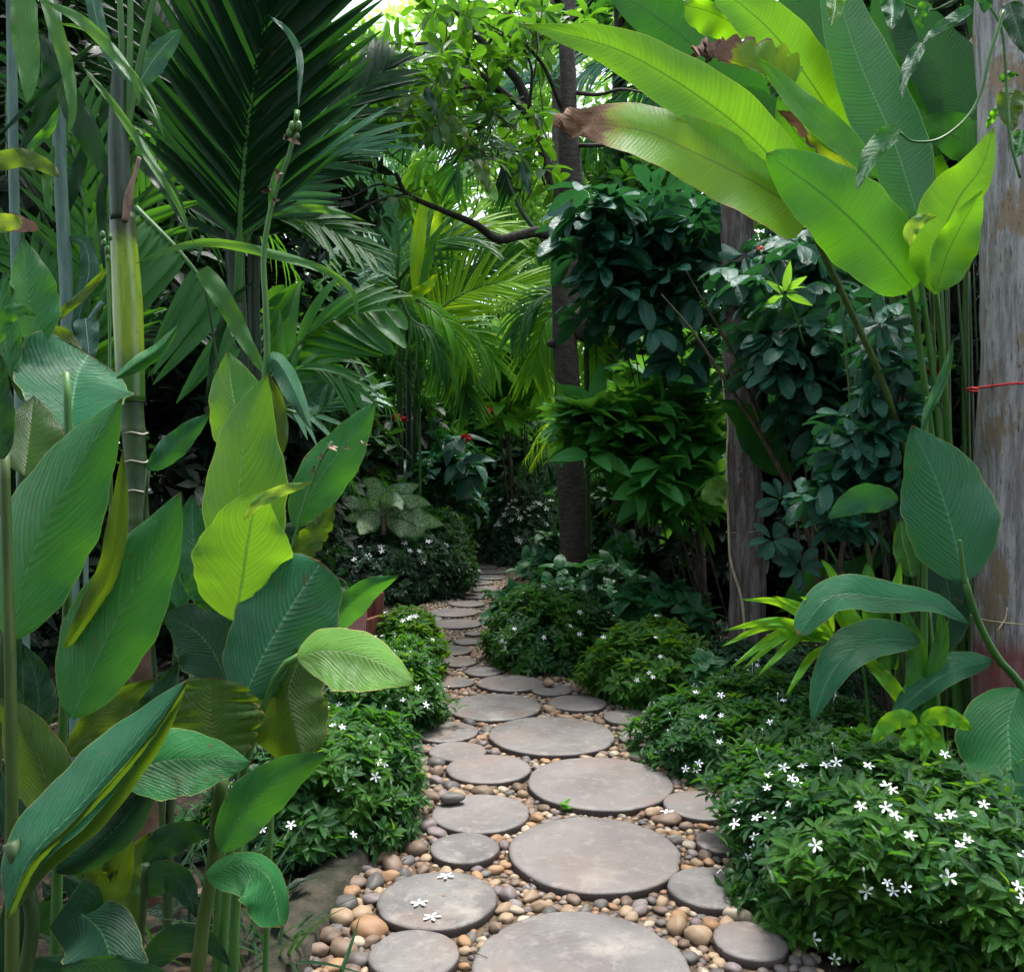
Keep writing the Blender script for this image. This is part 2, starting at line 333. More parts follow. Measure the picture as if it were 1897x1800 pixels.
M['banana_dry'] = leafmat('banana_dry_leaf', (.12, .33, .012), (.18, .42, .015), (.50, .80, .02), .5, .42, 64, 3, (.16, .22, .04), (.30, .18, .05), .2, dry=(.26, .15, .09, .80), spec=.25, bump=.25)
M['banana_worn'] = leafmat('banana_worn_leaf', (.10, .24, .015), (.16, .30, .02), (.45, .6, .02), .5, .42, 40, 4, (.16, .22, .04), None, .25, dry=(.22, .13, .09, .62, .35), spec=.25, bump=.4)
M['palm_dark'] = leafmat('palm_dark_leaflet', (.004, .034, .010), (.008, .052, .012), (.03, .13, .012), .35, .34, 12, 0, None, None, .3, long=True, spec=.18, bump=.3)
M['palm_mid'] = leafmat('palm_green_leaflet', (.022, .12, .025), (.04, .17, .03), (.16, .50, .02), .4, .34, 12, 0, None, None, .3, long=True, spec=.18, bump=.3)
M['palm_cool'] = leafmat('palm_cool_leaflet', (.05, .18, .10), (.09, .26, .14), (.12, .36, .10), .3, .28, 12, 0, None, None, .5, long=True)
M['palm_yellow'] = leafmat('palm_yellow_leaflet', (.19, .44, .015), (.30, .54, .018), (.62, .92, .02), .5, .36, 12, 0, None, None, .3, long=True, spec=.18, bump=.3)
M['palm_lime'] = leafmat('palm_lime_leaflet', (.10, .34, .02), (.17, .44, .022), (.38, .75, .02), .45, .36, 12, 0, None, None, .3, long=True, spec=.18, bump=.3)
M['strap'] = leafmat('strap_leaf', (.03, .15, .022), (.055, .20, .026), (.16, .38, .03), .35, .4, 15, 0, (.05, .18, .03), None, .3, long=True, spec=.2, bump=.3)
M['strap_cool'] = leafmat('strap_cool_leaf', (.03, .12, .075), (.05, .16, .10), (.08, .26, .08), .25, .4, 15, 0, (.4, .55, .45), None, .4, long=True)
M['jasmine'] = leafmat('jasmine_leaf', (.010, .085, .016), (.055, .25, .02), (.14, .46, .02), .28, .24, 8, 2, (.05, .18, .03), None, .1, young=(.20, .50, .018), dead=.02, bs=2.5, spec=.6)
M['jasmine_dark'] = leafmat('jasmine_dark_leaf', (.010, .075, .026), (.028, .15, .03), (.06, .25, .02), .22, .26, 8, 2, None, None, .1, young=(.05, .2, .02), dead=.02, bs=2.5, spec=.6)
M['jasmine_lime'] = leafmat('jasmine_lime_leaf', (.03, .14, .012), (.19, .42, .014), (.28, .60, .02), .35, .30, 8, 2, (.10, .25, .03), None, .1, young=(.22, .46, .02), dead=.02, bs=2.5, spec=.5)
M['pilea'] = leafmat('pleated_leaf', (.020, .11, .035), (.04, .17, .055), (.07, .28, .03), .25, .3, 4, 0, (.01, .05, .02), None, .35, long=True, bs=3)
M['cassava'] = leafmat('lobed_blue_green_leaf', (.016, .10, .065), (.032, .15, .085), (.05, .24, .05), .2, .30, 10, 3, (.06, .2, .12), None, .25, bs=3)
M['shrub'] = leafmat('shrub_leaf', (.045, .25, .05), (.11, .40, .065), (.22, .60, .04), .35, .38, 9, 3, (.10, .3, .06), None, .25, young=(.07, .26, .04), bs=3)
M['lime'] = leafmat('lime_shrub_leaf', (.11, .36, .035), (.18, .48, .04), (.36, .75, .05), .4, .4, 9, 3, (.16, .4, .06), None, .2, bs=2)
M['tree'] = leafmat('tree_leaf', (.018, .10, .018), (.035, .15, .02), (.15, .40, .015), .38, .32, 9, 3, (.09, .2, .03), None, .15, young=(.06, .2, .02), bs=2)
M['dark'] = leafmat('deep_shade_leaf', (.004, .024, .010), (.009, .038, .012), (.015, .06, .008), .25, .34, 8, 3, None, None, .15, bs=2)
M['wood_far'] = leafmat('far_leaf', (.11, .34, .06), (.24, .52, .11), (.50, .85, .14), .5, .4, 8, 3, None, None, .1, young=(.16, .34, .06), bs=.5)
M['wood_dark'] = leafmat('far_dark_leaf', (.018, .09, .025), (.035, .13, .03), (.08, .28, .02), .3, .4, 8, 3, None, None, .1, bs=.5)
M['dieff'] = leafmat('cream_speckled_leaf', (.05, .2, .07), (.08, .26, .09), (.15, .35, .08), .25, .38, 14, 5, (.35, .45, .22), None, .1, varieg=(.52, .64, .38))
M['croton'] = leafmat('grass_blade', (.012, .06, .02), (.025, .09, .02), (.06, .2, .02), .3, .4, 9, 0, None, None, .3, long=True)
M['stem'] = solid('green_stem', (.035, .11, .022), (.06, .155, .03), .45, 8, 4, .15, stretch=(3, 3, .6))
M['stem_olive'] = solid('olive_stem', (.035, .07, .014), (.06, .10, .02), .5, 8, 4, .15, stretch=(3, 3, .6))
M['stem_dark'] = solid('dark_stem', (.02, .05, .015), (.04, .07, .02), .5, 8, 4, .15, stretch=(3, 3, .6))
M['cane'] = solid('cool_cane', (.06, .12, .10), (.11, .19, .15), .5, 8, 4, .15, stretch=(3, 3, .6))
M['bark'] = solid('grey_brown_bark', (.030, .023, .019), (.062, .050, .041), .85, 14, 6, .8, .015, c=(.09, .08, .066), stretch=(1, 1, 3.0))
M['branch'] = solid('dark_branch_bark', (.025, .02, .016), (.055, .045, .035), .8, 25, 5, .5)
M['twig'] = solid('brown_twig', (.04, .03, .02), (.08, .06, .035), .8, 25, 5, .4)
M['dry'] = solid('dry_sheath', (.10, .06, .045), (.30, .20, .15), .8, 12, 6, .8, stretch=(2, 2, .7))
M['string'] = solid('natural_twine', (.30, .25, .16), (.45, .38, .25), .8, 60, 3, .2)
M['redstring'] = solid('red_string', (.45, .02, .03), (.6, .04, .05), .6, 60, 3, .2)
M['soil'] = solid('dark_soil', (.012, .009, .006), (.045, .032, .02), .9, 9, 8, 1.0, .03, c=(.08, .055, .03))
M['sand'] = solid('coarse_sand', (.04, .028, .018), (.11, .08, .05), .9, 40, 8, 1.0, .01, c=(.18, .13, .08))
M['kerbm'] = solid('mossy_concrete', (.015, .017, .009), (.048, .042, .030), .95, 11, 8, 1.0, .02, c=(.015, .025, .008))
M['flower'] = solid('white_petal', (.82, .84, .86), (.9, .9, .9), .5, 30, 2, .05)
M['red'] = solid('red_petal', (.50, .015, .015), (.7, .04, .03), .5, 30, 2, .1)
M['orange'] = solid('orange_petal', (.6, .12, .03), (.7, .2, .05), .5, 30, 2, .1)
M['lampred'] = solid('red_glazed_pot', (.45, .01, .015), (.55, .02, .02), .3, 10, 2, .1)
M['boxpink'] = solid('faded_pink_wood', (.34, .15, .13), (.46, .22, .19), .7, 7, 6, .6, .006, c=(.20, .09, .08), stretch=(5, 5, .7))
M['boxbrown'] = solid('red_brown_wood', (.14, .045, .035), (.22, .08, .06), .7, 7, 6, .6, .006, stretch=(5, 5, .7))
def stonemat():
    m, t = newmat('cast_stone'); g = NG(t); tc = g.n('TexCoord'); oi = g.n('ObjectInfo')
    mp = g.n('Mapping'); g.l(tc.outputs['Object'], mp.inputs[0]); cx = g.n('CombineXYZ'); g.l(g.m('MULTIPLY', oi.outputs['Random'], 37.0), cx.inputs[0]); g.l(cx.outputs[0], mp.inputs[1])
    v = mp.outputs[0]; n1 = g.noise(v, 4, 5); n2 = g.noise(v, 2.2, 3); n3 = g.noise(v, 160, 3)
    col = g.mix(g.mr(n1, .3, .7), (.074, .069, .067), (.145, .138, .132))
    col = g.mix(g.m('MULTIPLY', g.mr(n2, .50, .62), .6), col, (.15, .105, .082))
    col = g.mix(g.m('MULTIPLY', g.mr(g.noise(v, 3.1, 4), .60, .72), .5), col, (.36, .34, .28))
    col = g.mix(g.m('MULTIPLY', g.mr(n3, .54, .66), .45), col, (.075, .06, .055)); n5 = g.noise(v, 22, 6, .7); col = g.mix(g.m('MULTIPLY', g.mr(n5, .50, .68), .55), col, (.23, .21, .19)); col = g.mix(g.m('MULTIPLY', g.mr(g.noise(v, 9, 5, .7), .56, .70), .55), col, (.085, .07, .06))
    col = g.mix(g.m('MULTIPLY', oi.outputs['Random'], .45), col, (.15, .125, .115))
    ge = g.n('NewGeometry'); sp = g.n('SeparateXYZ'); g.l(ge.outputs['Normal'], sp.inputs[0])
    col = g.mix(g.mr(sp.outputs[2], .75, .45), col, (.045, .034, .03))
    b = g.n('BsdfPrincipled'); g.l(col, b.inputs['Base Color']); b.inputs['Roughness'].default_value = .62
    wv = g.n('TexWave'); wv.wave_type = 'RINGS'; wv.rings_direction = 'Z'; wv.inputs['Scale'].default_value = 14; wv.inputs['Distortion'].default_value = 3; wv.inputs['Detail'].default_value = 3; g.l(tc.outputs['Object'], wv.inputs['Vector'])
    bp = g.n('Bump'); bp.inputs['Strength'].default_value = .5; bp.inputs['Distance'].default_value = .003
    g.l(g.m('ADD', g.m('ADD', g.m('MULTIPLY', n3, 1.4), g.m('MULTIPLY', n1, 2.0)), g.m('MULTIPLY', wv.outputs[0], .25)), bp.inputs['Height']); g.l(bp.outputs[0], b.inputs['Normal'])
    o = g.n('OutputMaterial'); g.l(b.outputs[0], o.inputs[0]); return m
def pebmat(name, a, b, attr=False):
    m, t = newmat(name); g = NG(t); tc = g.n('TexCoord'); oi = g.n('ObjectInfo')
    if attr:
        at = g.n('Attribute'); at.attribute_name = 'rnd'; r = at.outputs['Fac']
    else: r = oi.outputs['Random']
    n = g.noise(tc.outputs['Object'], 35, 4)
    if attr:
        cr = g.n('ValToRGB'); g.l(r, cr.inputs[0]); e = cr.color_ramp; e.interpolation = 'CONSTANT'
        cols = [(.20, .125, .07), (.25, .17, .10), (.10, .088, .08), (.29, .22, .145), (.135, .09, .065), (.17, .14, .11), (.075, .066, .066), (.33, .27, .20), (.21, .115, .065)]
        for i, c in enumerate(cols):
            x = e.elements[i] if i < 2 else e.elements.new(i / len(cols))
            x.position = i / len(cols); x.color = (*c, 1)
        col = g.mix(g.mr(n, .42, .68, 0, .65), cr.outputs[0], (.10, .075, .06))
    else:
        col = g.mix(r, a, b); col = g.mix(g.mr(n, .45, .72, 0, .55), col, tuple(c * .5 for c in a))
    p = g.n('BsdfPrincipled'); g.l(col, p.inputs['Base Color']); p.inputs['Roughness'].default_value = .58; p.inputs['Specular IOR Level'].default_value = .35
    bp = g.n('Bump'); bp.inputs['Strength'].default_value = .2; bp.inputs['Distance'].default_value = .003; g.l(n, bp.inputs['Height']); g.l(bp.outputs[0], p.inputs['Normal'])
    o = g.n('OutputMaterial'); g.l(p.outputs[0], o.inputs[0]); return m
M['stone'] = stonemat()
# ground: one sheet to the horizon, finer near the path, a little rise in the beds
xs = np.concatenate([-np.geomspace(300, 6, 14), np.linspace(-5.5, 5.5, 56), np.geomspace(6, 300, 14)])
ys = np.concatenate([-np.geomspace(300, 4, 12), np.linspace(-3, 20, 110), np.geomspace(21, 400, 16)])
LEFTB = [(520, 1860), (560, 1800), (640, 1660), (700, 1580), (745, 1480), (748, 1380), (760, 1300), (765, 1220), (740, 1160), (735, 1140), (790, 1118), (850, 1100), (878, 1060), (880, 1010), (860, 990)]
RIGHTB = [(1560, 1860), (1520, 1800), (1440, 1600), (1380, 1480), (1270, 1380), (1220, 1310), (1080, 1268), (930, 1225), (905, 1180), (905, 1120), (930, 1090), (975, 1060), (990, 1010), (980, 990)]
LW = np.array([G(*p)[:2] for p in LEFTB]); RW = np.array([G(*p)[:2] for p in RIGHTB])
def pathx(y):
    return np.interp(y, LW[:, 1], LW[:, 0]), np.interp(y, RW[:, 1], RW[:, 0])
X, Y = np.meshgrid(xs, ys)
lx, rx = pathx(Y); off = np.maximum(np.maximum(lx - X, X - rx), 0)
Zg = -.02 + .05 * np.clip((off - .03) / .25, 0, 1) + .03 * lump(np.stack([X, Y, X * 0], -1), 1.3) * np.clip(off, 0, 1)
def gz(x, y):
    l, r = pathx(y); o = max(l - x, x - r, 0); return float(-.02 + .05 * min(max((o - .03) / .25, 0), 1))
gr = mk('ground', np.stack([X, Y, Zg], -1).reshape(-1, 3), grid_faces(len(ys), len(xs)), M['soil'], origin=(0, 0, 0)); tag(gr, kind='structure')
# bed of the path: sandy sheet
yy = np.linspace(LW[0, 1], 16.5, 90); l, r = pathx(yy)
V = np.stack([np.stack([l + (r - l) * k / 8, yy, np.full_like(yy, .003)], -1) for k in range(9)], 1)
pb = mk('path', V.reshape(-1, 3), grid_faces(len(yy), 9), M['sand'], origin=(0, 2, 0)); tag(pb, kind='structure')
# left kerb of mossy concrete
mb = MB(); k = spline([(x, y) for x, y in LW[:9]], 80); tk = nrm(np.gradient(k, axis=0)); nk = np.stack([-tk[:, 1], tk[:, 0]], 1)
pr = [(-.02, -.05), (.0, .045), (.02, .058), (.085, .066), (.13, .055), (.16, -.05)]
V = np.stack([np.stack([k[:, 0] + nk[:, 0] * a, k[:, 1] + nk[:, 1] * a, np.full(len(k), b) + .008 * np.sin(k[:, 1] * 9 + a * 30) + .004 * np.sin(k[:, 1] * 31)], -1) for a, b in pr], 1)
mb.add(V.reshape(-1, 3), grid_faces(len(k), len(pr))); tag(mb.build('kerb', M['kerbm']), kind='structure')
# ------------------------------------------------ stepping stones: centre x, centre y, width in photo pixels
ST = [(1078, 1790, 416, 'largest round grey stepping stone at the bottom edge of the photo'),
 (1101, 1575, 322, 'large round stepping stone, second largest, just beyond the biggest one'),
 (1111, 1446, 274, 'large round pale grey stone with a brown central stain'),
 (1022, 1359, 236, 'broad round mauve grey stone in the middle of the path'),
 (915, 1307, 180, 'round grey stone partly under the left flowering shrub, behind the mauve grey one'),
 (767, 1763, 172, 'small round stone at the lower left beside the kerb pebbles'),
 (810, 1662, 224, 'round stone with fallen white flowers lying on it'),
 (861, 1567, 132, 'small round stone with a pale greenish patch'),
 (891, 1503, 184, 'round brownish stone with a dark pebble resting on its left rim'),
 (905, 1421, 158, 'round tan stone to the left of the pale stained one'),
 (848, 1389, 110, 'small pale stone just behind the round tan one'),
 (826, 1353, 124, 'stone half hidden by the left flowering shrub'),
 (1200, 1363, 112, 'small tan stone at the right side under the shrub edge'),
 (1298, 1488, 140, 'tan stone partly under the right flowering shrub, above the pebbles'),
 (1318, 1640, 164, 'grey stone half covered by the big right shrub'),
 (1390, 1738, 140, 'dark grey slick stone at the lower right'),
 (1335, 1556, 94, 'small dark stone under the right shrub rim'),
 (1070, 1300, 110, 'flat brown stone behind the mauve grey stone to its right'),
 (1165, 1326, 95, 'shaded brown stone below the light green shrub'),
 (945, 1263, 124, 'grey oval looking stone in front of the dark shrubs'),
 (1022, 1276, 78, 'shaded stone with a single pebble on it, under the dark shrub'),
 (842, 1262, 74, 'stone peeping out right of the left shrub with flowers'),
 (896, 1242, 70, 'small pale stone in the narrow part of the path'),
 (846, 1224, 76, 'grey stone just before the path narrows'),
 (832, 1203, 84, 'broad stone between the left shrub and the heart leaved plant'),
 (866, 1187, 50, 'small stone close to the pleated leaves'),
 (806, 1182, 62, 'stone behind the left shrub with flower clusters'),
 (878, 1172, 34, 'tiny stone near the pleated leaves'),
 (846, 1154, 92, 'wide flat stone before the bend of the path'),
 (782, 1161, 44, 'small stone at the left before the bend'),
 (788, 1145, 56, 'stone at the outer side of the bend'),
 (841, 1133, 82, 'pale oval looking stone in the bend'),
 (866, 1117, 60, 'stone right after the bend'), (882, 1103, 52, 'second stone after the bend'), (892, 1090, 56, 'third stone after the bend'),
 (888, 1078, 50, 'fourth stone after the bend'), (905, 1068, 60, 'fifth stone after the bend'), (908, 1058, 56, 'sixth stone after the bend'),
 (893, 1049, 50, 'seventh stone after the bend'), (932, 1041, 56, 'far stone beside the pleated leaves'), (905, 1034, 56, 'far stone by the dark hedge corner'),
 (925, 1027, 50, 'third farthest stone of the path'), (903, 1021, 52, 'second farthest stone of the path'), (915, 1014, 52, 'farthest stone of the path')]
STONES = []
TOPZ = .032
for i, (px, py, wd, lab) in enumerate(ST):
    c = G(px, py, TOPZ); r = wd / 2 / F * c[1] * (.995 if py > 1150 else 1.12)
    STONES.append((c[0], c[1], r))
    n = 144; a = np.linspace(0, 2 * np.pi, n, endpoint=False); k1, k2, k3 = rng.uniform(0, 6, 3)
    rr = r * (1 + .012 * np.sin(2 * a + k1) + .006 * np.sin(5 * a + k2) + .004 * np.sin(11 * a + k3) + .0015 * rng.normal(size=n))
    for _c in range(random.randint(1, 4)): rr = rr - random.uniform(.003, .010) * np.exp(-((((a - random.uniform(0, 6.28) + np.pi) % (2 * np.pi)) - np.pi) / random.uniform(.02, .07)) ** 2)
    V = []
    for f_, off_, z in ((0, 0, 0), (.5, 0, .0006), (.8, 0, 0), (1, -.012, 0), (1, -.004, -.003), (1, 0, -.009), (1, -.002, -.03), (1, -.004, -.055)):
        q = rr * f_ + off_; V.append(np.stack([np.cos(a) * q, np.sin(a) * q, np.full(n, z) + .0009 * np.sin(3 * a + k1 + i)], -1))
    V = np.array(V) + np.array([c[0], c[1], TOPZ])
    fq = grid_faces(len(V), n, True)[n:]; V = V[1:]; fq = fq - n
    Vf = np.vstack([V.reshape(-1, 3), [[c[0], c[1], TOPZ]]]); j = np.arange(n)
    T_ = np.stack([j, (j + 1) % n, np.full(n, len(Vf) - 1)], 1)[:, ::1]
    o = mk('stepping_stone', Vf, [fq[:, ::-1], T_], M['stone'], origin=(c[0], c[1], -.02)); tag(o, lab, 'stepping stone', 'round stepping stones of the path')
STA = np.array(STONES)
# ------------------------------------------------ pebbles
def ico(sub):
    import bmesh
    b = bmesh.new(); bmesh.ops.create_icosphere(b, subdivisions=sub, radius=1); b.verts.ensure_lookup_table()
    V = np.array([v.co[:] for v in b.verts]); Fc = np.array([[v.index for v in f.verts] for f in b.faces]); b.free(); return V, Fc
def pebshape(sub, seed):
    V, Fc = ico(sub); V = V * (1 + .17 * lump(V, 1.5, seed)[:, None] + .08 * lump(V, 3.0, seed + 9)[:, None]); return V, Fc
HI = [pebshape(3, s * 3.1) for s in range(8)]; LO = [pebshape(2, s * 2.3) for s in range(6)]
cand = []; cell = {}
def try_add(x, y, r, ov):
    gx, gy = int(x / .06), int(y / .06)
    R_ = 2
    for i in range(gx - R_, gx + R_ + 1):
        for j in range(gy - R_, gy + R_ + 1):
            for (a, b, c) in cell.get((i, j), ()):
                if (a - x) ** 2 + (b - y) ** 2 < ((c + r) * ov) ** 2: return False
    cell.setdefault((gx, gy), []).append((x, y, r)); cand.append((x, y, r)); return True
def stone_gap(x, y):
    return float(np.min(np.hypot(STA[:, 0] - x, STA[:, 1] - y) - STA[:, 2]))
for pas, (num, rmin, rmax, ylo, yhi) in enumerate([(2600, .026, .044, 2.2, 5.0), (9000, .016, .026, 2.2, 6.5), (26000, .010, .016, 2.2, 7.5), (9000, .012, .020, 6.5, 12.), (4000, .015, .028, 9, 16)]):
    for _ in range(num):
        y = random.uniform(ylo, yhi); l, r_ = pathx(y); l -= .0; x = random.uniform(l, r_); e = x - l
        if pas == 0:   # the larger pebbles gather along the kerb and a few lie elsewhere
            if random.random() > max(.10, 1 - (e / .42) ** 2) or (e > .55 and random.random() < .3): continue
        rr = random.uniform(rmin, rmax); gp = stone_gap(x, y)
        if gp < rr * .72: continue
        try_add(x, y, rr, .80 if pas < 3 else .84)
pp = np.array(cand)
vis = pp[:, 2] / pp[:, 1]; sx, sy = toP(np.stack([pp[:, 0], pp[:, 1], pp[:, 0] * 0], -1))
inview = (sy < 1800) & (sx > 560) & (sx < 1480)
hidden = (sx > 1330) & (sy < 1700) | (sx > 1240) & (sy < 1420)
score = np.where(inview & ~hidden, vis, 0); order = np.argsort(-score); top = set(order[:296].tolist())
PEB = [('tan', 'smooth tan pebble in the bed between the round stones', (.20, .135, .08), (.28, .20, .125)), ('orange', 'orange brown pebble in the bed between the round stones', (.22, .12, .06), (.27, .16, .08)),
       ('grey', 'dark grey rounded pebble in the bed between the round stones', (.06, .055, .052), (.125, .112, .10)), ('brown', 'dull brown rounded pebble in the bed between the round stones', (.095, .064, .045), (.175, .12, .085)),
       ('purple', 'reddish grey pebble in the bed between the round stones', (.12, .092, .09), (.175, .145, .14)), ('cream', 'pale cream pebble in the bed between the round stones', (.27, .22, .16), (.34, .29, .22))]
for k_, lab, a, b in PEB: M['peb_' + k_] = pebmat(k_ + '_pebble', a, b)
M['peb_all'] = pebmat('mixed_pebble', None, None, True)
hi_me = {}
def place_peb(x, y, r, cls, lab, z=None):
    s = random.randrange(8)
    if (cls, s) not in hi_me:
        V, Fc = HI[s]; o = mk('pebble', V, [Fc], M['peb_' + cls], origin=(0, 0, 0)); hi_me[(cls, s)] = o.data; bpy.data.objects.remove(o)
    o = bpy.data.objects.new('pebble', hi_me[(cls, s)]); S.collection.objects.link(o)
    sc = (r * random.uniform(1.0, 1.35), r * random.uniform(.82, 1.0), r * random.uniform(.55, .8))
    o.scale = sc; o.rotation_euler = (random.uniform(-.25, .25), random.uniform(-.25, .25), random.uniform(0, 6.28)); o.location = (x, y, sc[2] * .62 if z is None else z + sc[2] * .95)
    tag(o, lab, 'pebble', cls + ' pebbles of the path bed'); return o
wts = [.26, .16, .14, .22, .12, .10]
mb = MB()
for i, (x, y, r) in enumerate(pp):
    if i in top:
        e = x - pathx(y)[0]
        c = random.choices(range(6), [.1, .08, .24, .36, .2, .02] if e < .35 else wts)[0]
        place_peb(x, y, r, PEB[c][0], PEB[c][1])
    else:
        V, Fc = LO[i % 6]; a = random.uniform(0, 6.28); ca, sa = math.cos(a), math.sin(a)
        s = np.array([r * random.uniform(1., 1.35), r * random.uniform(.82, 1.), r * random.uniform(.55, .85)])
        W_ = V * s; W_ = np.stack([W_[:, 0] * ca - W_[:, 1] * sa, W_[:, 0] * sa + W_[:, 1] * ca, W_[:, 2] + s[2] * random.uniform(.3, .75)], -1) + np.array([x, y, 0])
        mb.add(W_, None, Fc, None, random.random())
tag(mb.build('small_pebbles', M['peb_all'], origin=(0, 3, 0)), kind='stuff')
o = place_peb(*G(836, 1489, TOPZ)[:2], .035, 'grey', '', TOPZ); o.scale = (.052, .027, .02); o.rotation_euler = (0, 0, .2)
tag(o, 'long dark pebble resting on the left rim of a round brownish stone', 'pebble', 'pebbles lying on stepping stones')
o = place_peb(*G(1016, 1272, TOPZ)[:2], .03, 'tan', '', TOPZ); tag(o, 'single pebble lying on the shaded stone below the dark shrub', 'pebble', 'pebbles lying on stepping stones')
# ------------------------------------------------ white five-petalled flowers
def flower_geo():
    mb = MB(); t = tpl('petal', 4, -.2, .12); n = 5; a = np.arange(n) * 2 * np.pi / n
    C = np.zeros((n, 3)); D = np.stack([np.cos(a), np.sin(a), .12 + 0 * a], -1); N = np.stack([.25 * -np.sin(a), .25 * np.cos(a), 1 + 0 * a], -1)
    cloud(mb, C + D * .06, D, N, 1.0, .21, t)
    tube(mb, [(0, 0, -.9), (0, 0, -.4), (0, 0, 0.03)], [.05, .06, .12], n=5, sides=5); return np.vstack(mb.V), mb
_fv, _fm = flower_geo()
_fo = _fm.build('flower', M['flower'], origin=(0, 0, 0)); FLME = _fo.data; bpy.data.objects.remove(_fo)
def flower(pos, up, size, parent=None, name='flower'):
    o = bpy.data.objects.new(name, FLME); S.collection.objects.link(o)
    if parent is not None: o.parent = parent; o.location = Vector(pos) - Vector(ORG[parent.name])
    else: o.location = pos
    o.rotation_mode = 'QUATERNION'; q = Vector(up).normalized().to_track_quat('Z', 'Y'); o.rotation_quaternion = q @ Vector((0, 0, 1)).to_track_quat('Z', 'Y')
    from mathutils import Quaternion
    o.rotation_quaternion = q @ Quaternion((0, 0, 1), random.uniform(0, 6.28)); o.scale = (size,) * 3; return o
for (px, py), lab in (((777, 1672), 'fallen white flower nearest the middle of the left round stone'), ((800, 1698), 'fallen white flower near the front rim of the left round stone'), ((826, 1622), 'fallen white flower at the back rim of the left round stone'), ((1237, 1503), 'fallen white flower on the rim of the tan stone under the right shrub')):
    p = G(px, py, TOPZ + .004); o = flower(p + np.array([0, 0, .002]), (.1 * random.uniform(-1, 1), .1, 1), .024, None, 'fallen_flower'); o.scale = (.026, .026, .006); tag(o, lab, 'flower', 'fallen white flowers on the path')
